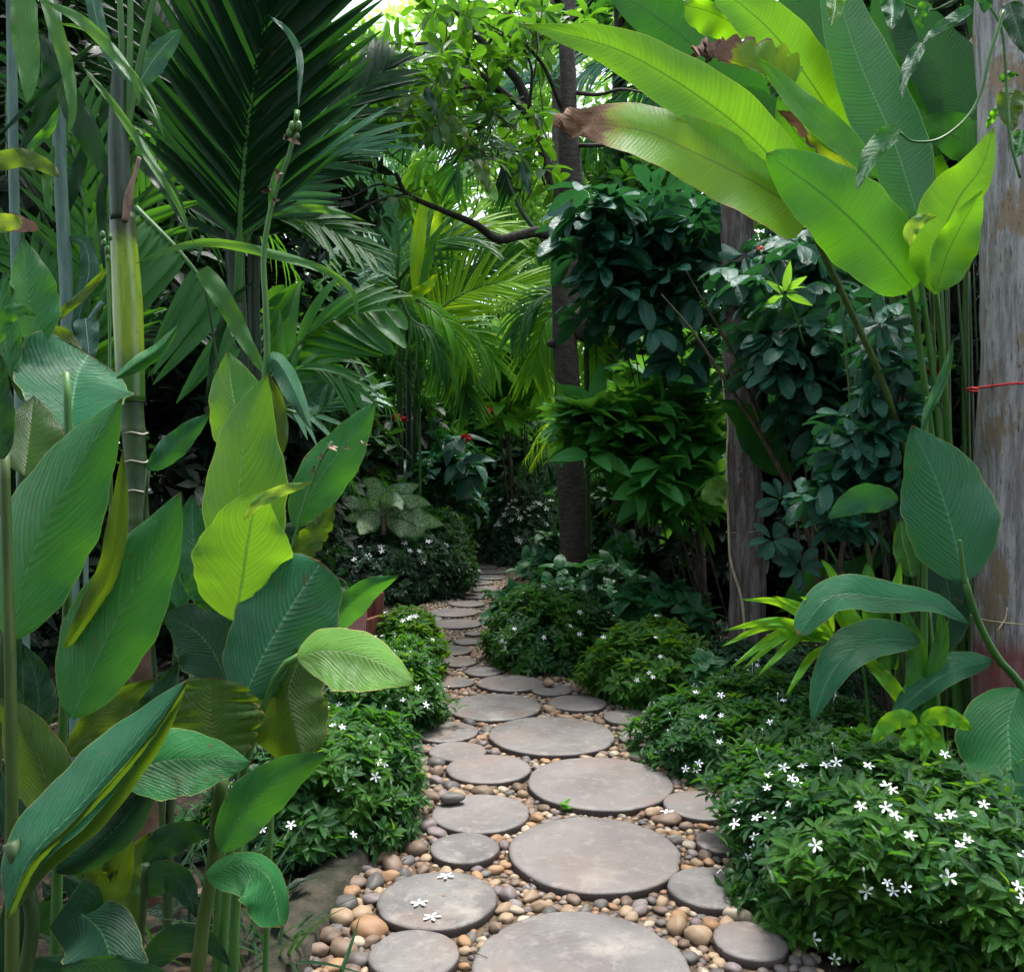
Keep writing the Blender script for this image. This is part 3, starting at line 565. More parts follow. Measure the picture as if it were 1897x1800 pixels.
# ------------------------------------------------ flowering shrubs
def lumpy(dirs, rad, seed, amp=.19):
    return dirs * np.array(rad) * (1 + amp * lump(dirs, 2.2, seed) + amp * .6 * lump(dirs, 5.0, seed + 3))[:, None]
def jasmine(label, c, rad, nros, mat, fl=(), nfl=0, L=.042, seed=0, k=8, fs=.0165, cat='shrub', young=()):
    """dense mound: c = ground point under its middle, rad = radii; leaves in whorls on shells of the mound"""
    c = np.array(c, float); t = thing('flowering_shrub', label, cat, c, 'flowering shrubs along the path')
    mid = c + np.array([0, 0, rad[2] * .42])
    mb = MB(); yb = MB()
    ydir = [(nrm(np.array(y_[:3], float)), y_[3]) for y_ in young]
    for frac, shell, a in ((.62, 1.0, .15), (.26, .86, .3), (.12, .66, .6)):
        n = int(nros * frac); d = nrm(rng.normal(size=(n * 2, 3))); d = d[d[:, 2] > -.55][:n]
        p = lumpy(d, rad, seed) * shell * rng.uniform(.94, 1.05, (len(d), 1)) + mid
        keep = p[:, 2] > .02; p = p[keep]; d = d[keep]
        ax = nrm(d / np.array(rad) * min(rad) + np.array([0, 0, .55]) + rng.normal(0, a, d.shape))
        isy = np.zeros(len(p), bool)
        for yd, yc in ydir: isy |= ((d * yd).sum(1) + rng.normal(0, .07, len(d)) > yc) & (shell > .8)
        rosettes(mb, p[~isy], ax[~isy], k, L, L * .21, (.75, 1.5), 'jas', sag=.10, rise=L * .6)
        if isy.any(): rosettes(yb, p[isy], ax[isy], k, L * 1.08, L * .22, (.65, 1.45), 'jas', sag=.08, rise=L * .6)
    # sprigs that stand out of the outline
    n = int(nros * .06); d = nrm(rng.normal(size=(n * 2, 3))); d = d[d[:, 2] > -.1][:n]; p = lumpy(d, rad, seed) * rng.uniform(1.05, 1.13, (len(d), 1)) + mid
    p = p[p[:, 2] > .05]; rosettes(mb, p, np.tile([[0, 0, 1.]], (len(p), 1)) + rng.normal(0, .3, (len(p), 3)), k, L, L * .21, (.6, 1.4), 'jas', rise=L)
    mb.build('foliage', mat, t)
    if ydir: tag(yb.build('foliage', M['jasmine_lime'], t), 'patch of yellow green young leaves coloured brighter as if lit')  # bright patch of light put into the leaf colour, along with new growth
    sb = MB()
    for i in range(14):
        a = random.uniform(0, 6.28); e = lumpy(nrm(np.array([[math.cos(a), math.sin(a), random.uniform(-.1, 1)]])), rad, seed)[0] * .9 + mid
        tube(sb, [c + np.array([.05 * math.cos(a), .05 * math.sin(a), -.02]), c * .6 + e * .4 + np.array([0, 0, -.02]), e], [.008, .005, .002], n=8, sides=5)
    sb.build('stem', M['twig'], t)
    hb = 0
    for (px, py) in fl:   # flowers where the photo shows them: where the sight line meets the mound
        o_ = np.array([0, 0, HC]); d_ = nrm(P(px, py, 3.0) - o_); R_ = np.array(rad) * 1.03
        oc = (o_ - mid) / R_; dd = d_ / R_; A_ = (dd * dd).sum(); B_ = 2 * (oc * dd).sum(); C_ = (oc * oc).sum() - 1; q = B_ * B_ - 4 * A_ * C_
        if q < 0:
            tt_ = -B_ / (2 * A_); q_ = o_ + d_ * tt_; dn = nrm((q_ - mid) / R_); p = mid + lumpy(dn[None], rad, seed)[0] * 1.04
        else:
            tt_ = (-B_ - math.sqrt(q)) / (2 * A_); p = o_ + d_ * tt_; dn = nrm((p - mid) / R_)
            p = mid + lumpy(dn[None], rad, seed)[0] * 1.0; p = p + nrm(o_ - p) * .03
        up = dn * .5 + np.array([0, -.35, .7]) + rng.normal(0, .25, 3); flower(p + nrm(up) * .02, up, fs * random.uniform(.75, 1.15), t)
    for i in range(nfl):
        d = nrm(np.array([random.gauss(0, 1), random.gauss(-.6, 1), abs(random.gauss(0, 1))])); p = mid + lumpy(d[None], rad, seed)[0] * 1.04
        flower(p, d + np.array([0, -.2, .6]), fs * random.uniform(.9, 1.15), t)
    for i in range(14 if c[1] < 5 else 0):
        d = nrm(np.array([random.gauss(0, 1), random.gauss(-.6, 1), abs(random.gauss(0, 1)) + .2])); p = mid + lumpy(d[None], rad, seed)[0] * 1.02; e = p + nrm(d + np.array([0, 0, 1.2])) * .045
        b_ = MB(); tube(b_, [p, e], [.0006, .0005], n=4, sides=4); Vb, Fb = ico(1); b_.add(Vb * np.array([.0035, .0035, .0065]) + e, None, Fb); b_.build('flower_bud', M['flower'], t)
    return t
R1F = [(1607, 1425), (1450, 1427), (1432, 1448), (1525, 1420), (1545, 1410), (1427, 1467), (1470, 1448), (1478, 1460), (1740, 1420), (1640, 1462), (1652, 1473), (1378, 1482), (1348, 1490), (1335, 1505), (1342, 1527), (1402, 1510), (1377, 1517), (1458, 1495), (1610, 1516), (1650, 1515), (1655, 1530), (1730, 1530), (1755, 1522), (1808, 1520), (1822, 1498), (1352, 1553), (1330, 1577), (1332, 1597), (1392, 1590), (1540, 1570), (1683, 1560), (1762, 1577), (1775, 1567), (1750, 1622), (1645, 1645), (1675, 1644), (1652, 1670), (1322, 1622), (1883, 1650), (1890, 1672), (1743, 1745), (1770, 1753), (1423, 1757), (1497, 1752), (1537, 1785)]
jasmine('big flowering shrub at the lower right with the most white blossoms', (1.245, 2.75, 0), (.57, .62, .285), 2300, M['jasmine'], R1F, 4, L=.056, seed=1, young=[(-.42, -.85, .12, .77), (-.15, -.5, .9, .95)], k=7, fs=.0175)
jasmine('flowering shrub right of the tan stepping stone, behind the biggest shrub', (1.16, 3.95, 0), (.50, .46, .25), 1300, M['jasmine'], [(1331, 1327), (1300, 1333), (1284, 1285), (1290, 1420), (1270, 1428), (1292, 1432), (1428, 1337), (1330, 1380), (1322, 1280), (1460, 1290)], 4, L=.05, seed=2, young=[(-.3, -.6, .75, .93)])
jasmine('dark low shrub between the wooden post and the flowering shrub beside the path', (1.45, 5.0, 0), (.60, .5, .25), 1000, M['jasmine_dark'], [(1400, 1222), (1403, 1235), (1385, 1247), (1365, 1228), (1333, 1258), (1288, 1273)], 5, L=.046, seed=3)
jasmine('light green leaved shrub overhanging the path in the middle', (.80, 5.1, 0), (.35, .40, .29), 720, M['jasmine_lime'], [(1182, 1260), (1203, 1250), (1208, 1258), (1225, 1218), (1150, 1170), (1215, 1187), (1130, 1195), (1215, 1160)], 4, L=.066, seed=4)
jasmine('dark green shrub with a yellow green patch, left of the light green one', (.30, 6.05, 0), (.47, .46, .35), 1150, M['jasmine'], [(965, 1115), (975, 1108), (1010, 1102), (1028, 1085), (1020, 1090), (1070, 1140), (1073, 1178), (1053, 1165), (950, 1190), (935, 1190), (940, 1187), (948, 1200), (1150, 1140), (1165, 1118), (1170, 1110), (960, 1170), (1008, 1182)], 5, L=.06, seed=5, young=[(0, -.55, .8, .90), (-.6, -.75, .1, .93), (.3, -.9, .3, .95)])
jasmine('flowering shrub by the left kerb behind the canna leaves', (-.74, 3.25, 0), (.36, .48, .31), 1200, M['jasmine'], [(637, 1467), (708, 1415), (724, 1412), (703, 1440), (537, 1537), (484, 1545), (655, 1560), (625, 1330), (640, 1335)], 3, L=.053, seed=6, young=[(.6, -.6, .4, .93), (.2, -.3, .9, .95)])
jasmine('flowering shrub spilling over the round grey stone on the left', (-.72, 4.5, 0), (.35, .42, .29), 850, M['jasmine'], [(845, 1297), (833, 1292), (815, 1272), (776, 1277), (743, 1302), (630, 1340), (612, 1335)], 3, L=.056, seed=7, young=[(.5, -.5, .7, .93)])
jasmine('bright shrub with clustered white blossoms beside the pink wooden box', (-.68, 5.6, 0), (.24, .34, .29), 600, M['jasmine_lime'], [(757, 1155), (770, 1147), (762, 1151), (749, 1158), (713, 1148), (722, 1150), (700, 1185), (712, 1183), (690, 1186), (804, 1185), (697, 1112)], 2, L=.06, seed=8)
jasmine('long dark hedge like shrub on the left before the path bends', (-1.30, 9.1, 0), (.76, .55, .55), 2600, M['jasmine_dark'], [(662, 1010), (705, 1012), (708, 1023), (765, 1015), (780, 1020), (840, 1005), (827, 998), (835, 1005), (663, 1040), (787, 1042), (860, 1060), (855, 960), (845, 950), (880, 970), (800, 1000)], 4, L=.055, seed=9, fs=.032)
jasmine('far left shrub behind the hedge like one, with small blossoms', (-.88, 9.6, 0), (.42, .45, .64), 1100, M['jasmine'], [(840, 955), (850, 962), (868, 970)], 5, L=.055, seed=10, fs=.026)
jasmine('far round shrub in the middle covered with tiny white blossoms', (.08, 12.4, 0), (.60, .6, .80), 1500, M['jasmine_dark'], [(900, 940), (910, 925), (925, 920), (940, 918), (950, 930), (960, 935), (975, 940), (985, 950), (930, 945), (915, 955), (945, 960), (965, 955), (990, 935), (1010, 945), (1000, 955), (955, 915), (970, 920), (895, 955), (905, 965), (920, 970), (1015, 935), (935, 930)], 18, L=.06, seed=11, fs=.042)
# ------------------------------------------------ big leaved plants: each plant = stem(s) + leaves
def ground_at(px, d): return np.array([(px - CX) / F * d, d, 0.0])
def plant(name, label, cat, base, stems, leaves, group=None, smat='stem', sw=None):
    """base=(px,depth) where it stands; stems=[(pts px, d0, d1, r0, r1)] ; leaves = dicts/tuples for pxleaf"""
    b = ground_at(*base); t = thing(name, label, cat, b, group)
    for sdef in stems:
        pts, d0, d1, r0, r1 = sdef[:5]; sm = sdef[5] if len(sdef) > 5 else smat
        pts = np.array(pts, float); ds = np.linspace(d0, d1, len(pts)); W3 = P(pts[:, 0], pts[:, 1], ds)
        if W3[-1, 2] > .03 and (len(sdef) < 7 or sdef[6]): W3 = np.vstack([W3, [[W3[-1, 0] * .6 + b[0] * .4, W3[-1, 1] * .6 + b[1] * .4, W3[-1, 2] * .4], b + [0, 0, -.02]]])
        mb = MB(); tube(mb, W3, [r0, r1], sides=10, n=30, wob=.04, rings=(.17, .10)); mb.build('stem', M[sm], t)
    for lf in leaves:
        mid, wl, wr, d0, d1, mt = lf[:6]; kw = lf[6] if len(lf) > 6 else {}
        pxleaf('leaf', mid, wl, wr, d0, d1, M[mt], t, **kw)
    return t
D = dict
# ---- left clump of broad pleated leaves
CG = 'broad leaved canna plants on the left'
plant('canna_plant', 'canna at the left edge whose huge grey green leaf is the biggest on that side', 'canna', (-60, 1.6),
 [([(8, 840), (14, 1050), (20, 1300), (22, 1560), (20, 1850)], 1.55, 1.5, .008, .014, 'stem_olive')],
 [([(22, 1185), (45, 1070), (100, 940), (165, 830), (226, 737)], 81, 99, 1.56, 1.62, 'canna', D(dl=.05, dr=.02, arch=.01)),
  ([(120, 1200), (165, 1130), (205, 1050), (222, 930), (228, 830)], 24, 24, 1.68, 1.7, 'canna_olive', D(dl=.0, dr=.03)),
  ([(45, 880), (52, 830), (58, 780), (62, 733)], 50, 68, 1.7, 1.8, 'canna_olive', D(dl=.03)),
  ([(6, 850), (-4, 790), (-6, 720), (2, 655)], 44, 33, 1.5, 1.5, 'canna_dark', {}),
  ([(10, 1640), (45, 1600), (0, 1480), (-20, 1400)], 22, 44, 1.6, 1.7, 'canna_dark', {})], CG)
plant('canna_plant', 'canna with a short cut stub on its stem, left of the ringed palm trunk', 'canna', (60, 1.85),
 [([(122, 690), (126, 770), (126, 900), (124, 1120), (117, 1330), (108, 1560), (100, 1850)], 1.75, 1.72, .007, .013, 'stem')],
 [([(132, 1330), (170, 1240), (225, 1130), (285, 1020), (336, 910)], 86, 79, 1.66, 1.72, 'canna', D(dl=.03, dr=.03, arch=.008)),
  ([(128, 800), (134, 745), (145, 690), (165, 655)], 119, 108, 1.80, 1.98, 'canna_teal', D(kind='fold', arch=-.01)),
  ([(215, 700), (255, 672), (295, 645), (334, 598)], 13, 16, 1.85, 1.9, 'canna', D(dl=.03, dr=.02)),
  ([(100, 1560), (92, 1480), (70, 1400), (30, 1330), (-10, 1290)], 68, 57, 1.62, 1.66, 'canna_olive', D(dl=.04, dr=.02)),
  ([(125, 1400), (170, 1340), (230, 1290), (290, 1255)], 24, 37, 1.86, 1.92, 'canna_olive', {}),
  ([(240, 1350), (280, 1300), (310, 1260), (331, 1222)], 20, 26, 1.95, 2.0, 'canna_dark', {}),
  ([(60, 1370), (72, 1300), (62, 1240), (40, 1190)], 29, 33, 1.75, 1.8, 'canna_dark', {})], CG)
plant('canna_plant', 'canna with glowing yellow green upright leaves and one rolled leaf, tallest in the clump', 'canna', (400, 2.0),
 [([(442, 1130), (432, 1200), (426, 1290), (418, 1400), (410, 1560), (400, 1850)], 1.86, 1.8, .008, .013)],
 [([(440, 1110), (440, 1010), (443, 900), (458, 790), (495, 692)], 64, 92, 1.95, 1.98, 'canna_bright', D(dl=.05, dr=.02, arch=.008)),
  ([(470, 860), (445, 790), (430, 720), (421, 650)], 53, 68, 2.08, 2.15, 'canna_bright', D(dl=.03, dr=.04)),
  ([(500, 880), (516, 800), (512, 740), (498, 690)], 13, 18, 2.1, 2.15, 'canna_olive', {}),
  ([(434, 1150), (448, 1080), (458, 1010), (470, 950), (490, 905)], 97, 90, 1.80, 1.74, 'canna_bright', D(dl=.04, dr=.04, kind='canna')),
  ([(452, 962), (478, 930), (520, 908), (583, 893)], 10, 13, 1.72, 1.70, 'canna_lime', D(kind='lance')),
  ([(452, 1290), (492, 1205), (545, 1115), (596, 1040)], 86, 95, 1.70, 1.80, 'canna_teal', D(dl=.03, dr=.05, kind='round', arch=.01)),
  ([(598, 1180), (640, 1125), (690, 1085), (739, 1067)], 24, 31, 1.84, 1.86, 'canna', D(dr=.05)),
  ([(545, 975), (590, 890), (645, 815), (696, 743)], 44, 51, 2.06, 2.1, 'canna', D(dl=.03, dr=.02)),
  ([(528, 1045), (560, 1010), (595, 970), (622, 930)], 22, 31, 2.0, 2.02, 'canna_olive', D(jag=.25))], CG)
plant('canna_plant', 'canna with a pale lime leaf pointing right over the round stones', 'canna', (470, 1.9),
 [([(560, 1212), (520, 1240), (480, 1330), (440, 1480), (420, 1650), (410, 1850)], 1.72, 1.75, .007, .013)],
 [([(550, 1218), (610, 1205), (690, 1222), (769, 1266)], 46, 73, 1.66, 1.60, 'canna_lime', D(dl=.05, dr=-.04)),
  ([(560, 1205), (535, 1280), (545, 1340), (562, 1402)], 68, 81, 1.76, 1.70, 'canna_olive', D(dl=.02, dr=.03, kind='round')),
  ([(405, 1412), (398, 1370), (390, 1310), (392, 1255)], 88, 97, 1.64, 1.66, 'canna_olive', D(dl=.03, dr=.03, kind='round', jag=.2, seed=4)),
  ([(420, 1260), (390, 1200), (350, 1160), (300, 1140)], 66, 68, 1.90, 2.0, 'canna_dark', D()),
  ([(400, 1130), (375, 1100), (352, 1080), (335, 1060)], 22, 31, 1.88, 1.9, 'canna', D()),
  ([(400, 1100), (372, 1050), (358, 990), (356, 915)], 48, 42, 2.0, 2.05, 'canna_teal', D())], CG)
plant('canna_plant', 'canna whose long leaf shows a teal upper side and a rolled pale edge', 'canna', (30, 1.5),
 [([(20, 1560), (60, 1700), (30, 1900)], 1.45, 1.45, .012, .013, 'stem_dark')],
 [([(18, 1690), (55, 1590), (150, 1490), (265, 1360), (348, 1258)], 68, 33, 1.40, 1.50, 'canna_teal', D(dl=.08, dr=-.01, kind='lance')),
  ([(12, 1700), (60, 1600), (160, 1500), (270, 1375), (348, 1262)], 4, 42, 1.385, 1.49, 'canna_olive', D(dl=.0, dr=.05, kind='lance')),
  ([(105, 1615), (170, 1575), (250, 1490), (298, 1364)], 48, 37, 1.48, 1.55, 'canna_dark', D(dl=.03, dr=.04)),
  ([(150, 1560), (190, 1620), (210, 1640), (240, 1520)], 33, 33, 1.6, 1.6, 'canna_olive', {}),
  ([(0, 1850), (20, 1740), (40, 1640), (60, 1540)], 29, 29, 1.5, 1.55, 'canna_dark', {})], CG)
plant('canna_plant', 'canna with a bright green leaf held level and a stout pale stem', 'canna', (330, 1.75),
 [([(410, 1440), (404, 1500), (395, 1600), (378, 1700), (362, 1850)], 1.62, 1.62, .012, .015, 'stem_olive')],
 [([(215, 1440), (300, 1410), (380, 1405), (466, 1413)], 57, 73, 1.52, 1.56, 'canna', D(dl=.05, dr=-.03)),
  ([(408, 1578), (455, 1500), (520, 1440), (609, 1393)], 46, 48, 1.56, 1.60, 'canna', D(dl=.0, dr=.04)),
  ([(382, 1622), (450, 1600), (500, 1630), (521, 1718)], 26, 68, 1.52, 1.46, 'canna', D(dl=.02, dr=-.03, kind='round')),
  ([(180, 1712), (150, 1690), (190, 1730), (215, 1810), (225, 1870)], 66, 88, 1.42, 1.30, 'canna_dark', D(kind='round')),
  ([(110, 1790), (230, 1780), (340, 1815)], 11, 77, 1.30, 1.22, 'canna_dark', D())], CG)
plant('canna_plant', 'canna at the far left with two leaves pointing up above the clump', 'canna', (-40, 2.1),
 [([(66, 640), (50, 760), (30, 1000), (0, 1300), (-20, 1850)], 1.95, 1.9, .007, .013, 'stem_dark')],
 [([(72, 640), (58, 580), (48, 510), (44, 441)], 37, 57, 1.95, 2.0, 'canna', D(dl=.03)),
  ([(20, 700), (8, 620), (0, 560), (12, 500)], 22, 33, 1.9, 1.95, 'canna', D()),
  ([(100, 700), (70, 620), (40, 570), (8, 520)], 18, 22, 2.0, 2.0, 'canna_olive', D()),
  ([(90, 760), (60, 690), (45, 640), (50, 590)], 44, 44, 2.0, 2.05, 'canna_dark', D()),
  ([(-10, 640), (10, 590), (40, 575), (66, 585)], 18, 18, 1.85, 1.85, 'canna', D()),
  ([(150, 690), (120, 630), (90, 615), (60, 600)], 11, 20, 2.05, 2.1, 'canna_olive', D())], CG)
plant('canna_plant', 'small canna with one blue green leaf slanting beside the ringed palm trunk', 'canna', (330, 2.6),
 [([(275, 868), (268, 1000), (290, 1300), (310, 1700)], 2.25, 2.3, .005, .012, 'stem_dark')],
 [([(273, 870), (310, 838), (350, 800), (391, 763)], 24, 24, 2.2, 2.25, 'canna_teal', D(dr=.03))], CG)
# seed stalk of the tall canna
def seedstalk(label, pts, d, r, pods, base, leafs=()):
    pts = np.array(pts, float); W3 = P(pts[:, 0], pts[:, 1], np.full(len(pts), d)); b = ground_at(*base)
    t = thing('seed_stalk', label, 'flower stalk', b)
    mb = MB(); tube(mb, np.vstack([W3, [b]]), [r * .6, r, r * 1.3, r * 1.5], sides=10, n=60, rings=(.16, .25)); mb.build('stem', M['stem'], t)
    for (x, y, s, m) in pods:
        mb = MB(); c = P(x, y, d - .01); V, Fc = ico(2); V = V * (1 + .12 * lump(V, 3, x)[:, None]) * np.array([s * .8, s * .8, s * 1.3]) * d / F + c; mb.add(V, None, Fc)
        if m == 'dry': mb = MB(); rosettes(mb, c[None], np.array([[random.uniform(-1, 1), -.3, random.uniform(-.3, 1)]]), 3, s * 2.4 * d / F, s * .6 * d / F, (.2, .9), 'ov')
        mb.build('seed_pod' if m == 'stem' else 'dry_bract', M[m], t)
    for lf in leafs: pxleaf('leaf', *lf[:5], M[lf[5]], t, **(lf[6] if len(lf) > 6 else {}))
    return t
seedstalk('tall green stalk with round seed pods and papery brown bracts at its top', [(551, 205), (545, 245), (535, 290), (512, 350), (497, 410), (488, 480), (492, 560), (495, 640), (492, 700), (470, 1000)], 2.1, .009,
 [(549, 215, 6, 'stem'), (541, 235, 8, 'stem'), (553, 234, 8, 'stem'), (536, 246, 7, 'stem'), (545, 262, 6, 'dry'), (524, 256, 5, 'dry'), (551, 252, 5, 'stem'), (516, 322, 6, 'dry'), (503, 352, 7, 'dry'), (510, 372, 5, 'dry')], (420, 2.1),
 [([(484, 690), (510, 665), (545, 720), (578, 798)], 16, 24, 2.1, 2.0, 'canna_teal', D(dl=.04)), ([(500, 400), (503, 360), (512, 320), (535, 280)], 6, 7, 2.1, 2.1, 'canna', D(kind='lance'))])
seedstalk('short stalk of pale green buds standing against the yellow green palm trunk', [(192, 430), (197, 470), (200, 520), (203, 600), (205, 900)], 2.2, .005,
 [(190, 435, 6, 'stem'), (193, 450, 6, 'stem'), (199, 462, 6, 'stem'), (200, 478, 5, 'stem'), (204, 440, 5, 'stem')], (210, 2.25))
seedstalk('dry brown flower stalk with a wiry side branch in front of a slanting leaf', [(616, 818), (598, 845), (575, 900), (556, 960), (540, 1020), (520, 1100)], 2.0, .005,
 [(607, 830, 7, 'dry'), (598, 850, 6, 'dry'), (640, 828, 4, 'dry'), (672, 823, 4, 'dry'), (682, 826, 3, 'dry'), (585, 870, 6, 'dry')], (480, 2.0))
# ---- right canna
CR = 'broad leaved canna plants on the right'
plant('canna_plant', 'canna before the big wooden pole, with the broadest upright grey green leaf', 'canna', (1990, 3.12),
 [([(1786, 1070), (1812, 1150), (1850, 1220), (1900, 1285), (1950, 1450), (1980, 1750)], 3.0, 3.1, .011, .020), ([(1778, 1000), (1781, 1030), (1787, 1080)], 2.95, 2.96, .006, .009, 'stem', False)],
 [([(1787, 1078), (1765, 985), (1735, 890), (1688, 787)], 84, 92, 3.0, 3.08, 'canna_teal', D(dl=.03, dr=.03, arch=.01)),
  ([(1800, 1158), (1730, 1118), (1640, 1108), (1545, 1103), (1476, 1176)], 30, 36, 2.95, 2.80, 'canna_teal', D(dl=-.04, dr=.07, kind='obov')),
  ([(1705, 1188), (1610, 1188), (1545, 1240), (1502, 1340)], 34, 44, 3.0, 2.75, 'canna_teal', D(dl=-.03, dr=.05)),
  ([(1840, 1225), (1770, 1240), (1700, 1285), (1638, 1354)], 24, 34, 3.05, 2.95, 'canna_teal', D(dl=-.02, dr=.05)),
  ([(1888, 1275), (1868, 1340), (1872, 1420), (1857, 1523)], 72, 96, 2.85, 2.62, 'canna', D(dl=.03, dr=.03, kind='canna'))], CR)
plant('canna_plant', 'canna behind it with a small leaf pointing left and a narrow rolled leaf on top', 'canna', (1712, 3.3),
 [([(1712, 1000), (1712, 1180), (1705, 1350), (1720, 1500)], 3.25, 3.3, .012, .018), ([(1714, 850), (1716, 800), (1717, 735)], 3.25, 3.25, .009, .006, 'stem', False), ([(1720, 1130), (1740, 1350), (1760, 1480)], 3.28, 3.3, .010, .018)],
 [([(1665, 925), (1630, 925), (1585, 930), (1532, 961)], 24, 30, 3.1, 3.0, 'canna_teal', D(dr=-.03)),
  ([(1706, 800), (1725, 750), (1752, 690), (1768, 625)], 12, 9, 3.2, 3.25, 'canna', D(dl=.03, kind='lance')),
  ([(1690, 1070), (1680, 1030), (1672, 1000), (1668, 960)], 22, 40, 3.25, 3.3, 'canna_bright', D()),
  ([(1740, 1210), (1760, 1130), (1750, 1060), (1730, 1010)], 50, 40, 3.3, 3.35, 'canna_dark', D())], CR)
# ---- tall banana-like leaves at the upper right
BG = 'tall banana like plants at the upper right'
plant('banana_plant', 'banana like plant with two long translucent leaves reaching left, the lower one brown tipped', 'banana plant', (1760, 3.94),
 [([(1493, 400), (1530, 480), (1580, 585), (1640, 720), (1690, 900), (1740, 1200)], 3.24, 3.68, 0.0110, 0.0209, 'stem_olive')],
 [([(1508, 405), (1425, 288), (1310, 190), (1150, 95), (968, 44)], 56, 60, 3.17, 2.79, 'banana', D(dl=-.05, dr=.0, kind='canna', arch=.02)),
  ([(1500, 405), (1410, 345), (1290, 285), (1180, 240), (1036, 228)], 62, 68, 3.11, 2.79, 'banana_dry', D(dl=-.10, dr=.06, kind='blade', ripple=.012, crum=.14)),
  ([(1505, 412), (1480, 400), (1450, 360)], 20, 16, 3.17, 3.17, 'banana', D())], BG, 'stem_olive')
plant('banana_plant', 'banana like plant with a wide green leaf and a folded upright one before the canes', 'banana plant', (1800, 3.81),
 [([(1683, 525), (1700, 620), (1725, 800), (1750, 1000), (1770, 1250)], 3.17, 3.56, 0.0099, 0.0209, 'stem'), ([(1733, 540), (1745, 650), (1760, 850), (1780, 1200)], 3.17, 3.56, 0.0110, 0.0209, 'stem'), ([(1692, 395), (1700, 480), (1730, 700), (1760, 1000)], 3.49, 3.56, 0.0099, 0.0190, 'stem')],
 [([(1690, 535), (1620, 450), (1530, 365), (1419, 284)], 78, 82, 3.07, 2.98, 'banana_mid', D(dl=-.04, dr=.02, kind='banana', arch=.02)),
  ([(1735, 545), (1738, 460), (1775, 370), (1818, 310), (1842, 235)], 60, 42, 3.07, 3.11, 'banana', D(dl=-.04, dr=.04)),
  ([(1733, 540), (1755, 470), (1785, 410), (1820, 352)], 30, 50, 3.00, 2.97, 'banana', D(dl=.0, dr=.04)),
  ([(1686, 455), (1688, 425), (1712, 405), (1735, 402)], 14, 14, 2.96, 2.92, 'canna_lime', D()),
  ([(1700, 400), (1655, 260), (1590, 110), (1530, -80)], 60, 66, 3.43, 3.56, 'banana_cool', D(dl=.03, dr=.05, kind='banana')),
  ([(1625, 330), (1560, 260), (1490, 200), (1400, 103)], 26, 30, 3.17, 3.11, 'banana_mid', D(dl=-.03, dr=.03))], BG)
plant('banana_plant', 'banana like plant with worn brown edged leaves high above the grey post', 'banana plant', (1650, 4.45),
 [([(1590, 300), (1640, 420), (1680, 700), (1700, 1000)], 3.75, 4.06, 0.0110, 0.0209, 'stem_olive'), ([(1640, 460), (1660, 620), (1690, 900)], 3.94, 4.06, 0.0110, 0.0190, 'stem')],
 [([(1585, 285), (1500, 150), (1420, 50), (1310, -40)], 60, 60, 3.68, 3.43, 'banana', D(dl=-.04, dr=.04, kind='banana')),
  ([(1470, 160), (1400, 125), (1340, 110), (1285, 98)], 8, 62, 3.49, 3.30, 'banana_worn', D(dr=.03, kind='blade', jag=.3, crum=.3)),
  ([(1380, 70), (1350, 40), (1310, 20), (1268, 10)], 44, 20, 3.56, 3.49, 'banana', D(kind='round')),
  ([(1590, 330), (1540, 270), (1490, 230), (1440, 205)], 30, 34, 3.68, 3.62, 'banana_worn', D(jag=.2)),
  ([(1600, 430), (1520, 350), (1440, 250), (1370, 160)], 50, 70, 3.94, 3.94, 'banana_dark', D(kind='banana')),
  ([(1560, 330), (1520, 290), (1470, 240), (1440, 180)], 40, 44, 3.81, 3.81, 'banana_olive' if 'banana_olive' in M else 'banana_mid', D()),
  ([(1700, 560), (1640, 470), (1590, 430), (1500, 395)], 24, 30, 3.43, 3.43, 'banana_mid', D())], BG, 'stem_olive')
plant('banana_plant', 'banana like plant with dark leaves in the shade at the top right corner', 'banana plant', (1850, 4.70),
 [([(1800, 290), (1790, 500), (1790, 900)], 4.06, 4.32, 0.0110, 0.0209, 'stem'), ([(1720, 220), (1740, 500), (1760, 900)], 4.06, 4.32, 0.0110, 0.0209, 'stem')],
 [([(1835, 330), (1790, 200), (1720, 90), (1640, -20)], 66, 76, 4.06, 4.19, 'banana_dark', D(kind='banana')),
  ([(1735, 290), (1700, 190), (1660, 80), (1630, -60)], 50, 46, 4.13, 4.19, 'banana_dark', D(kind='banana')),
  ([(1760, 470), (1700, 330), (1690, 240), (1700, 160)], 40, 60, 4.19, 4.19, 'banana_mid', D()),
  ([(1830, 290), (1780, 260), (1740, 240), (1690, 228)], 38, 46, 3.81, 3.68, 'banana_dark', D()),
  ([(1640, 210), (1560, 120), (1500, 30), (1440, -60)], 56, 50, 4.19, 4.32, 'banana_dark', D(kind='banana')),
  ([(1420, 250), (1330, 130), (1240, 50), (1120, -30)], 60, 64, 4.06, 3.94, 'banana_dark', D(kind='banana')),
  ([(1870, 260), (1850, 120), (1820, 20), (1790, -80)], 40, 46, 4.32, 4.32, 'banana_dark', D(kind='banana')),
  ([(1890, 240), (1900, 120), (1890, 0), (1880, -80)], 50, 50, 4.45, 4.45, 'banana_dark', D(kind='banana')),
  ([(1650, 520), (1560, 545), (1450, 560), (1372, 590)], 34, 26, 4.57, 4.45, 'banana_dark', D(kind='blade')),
  ([(1500, 560), (1450, 585), (1410, 600), (1360, 605)], 16, 16, 4.38, 4.25, 'canna', D(kind='banana'))], BG)
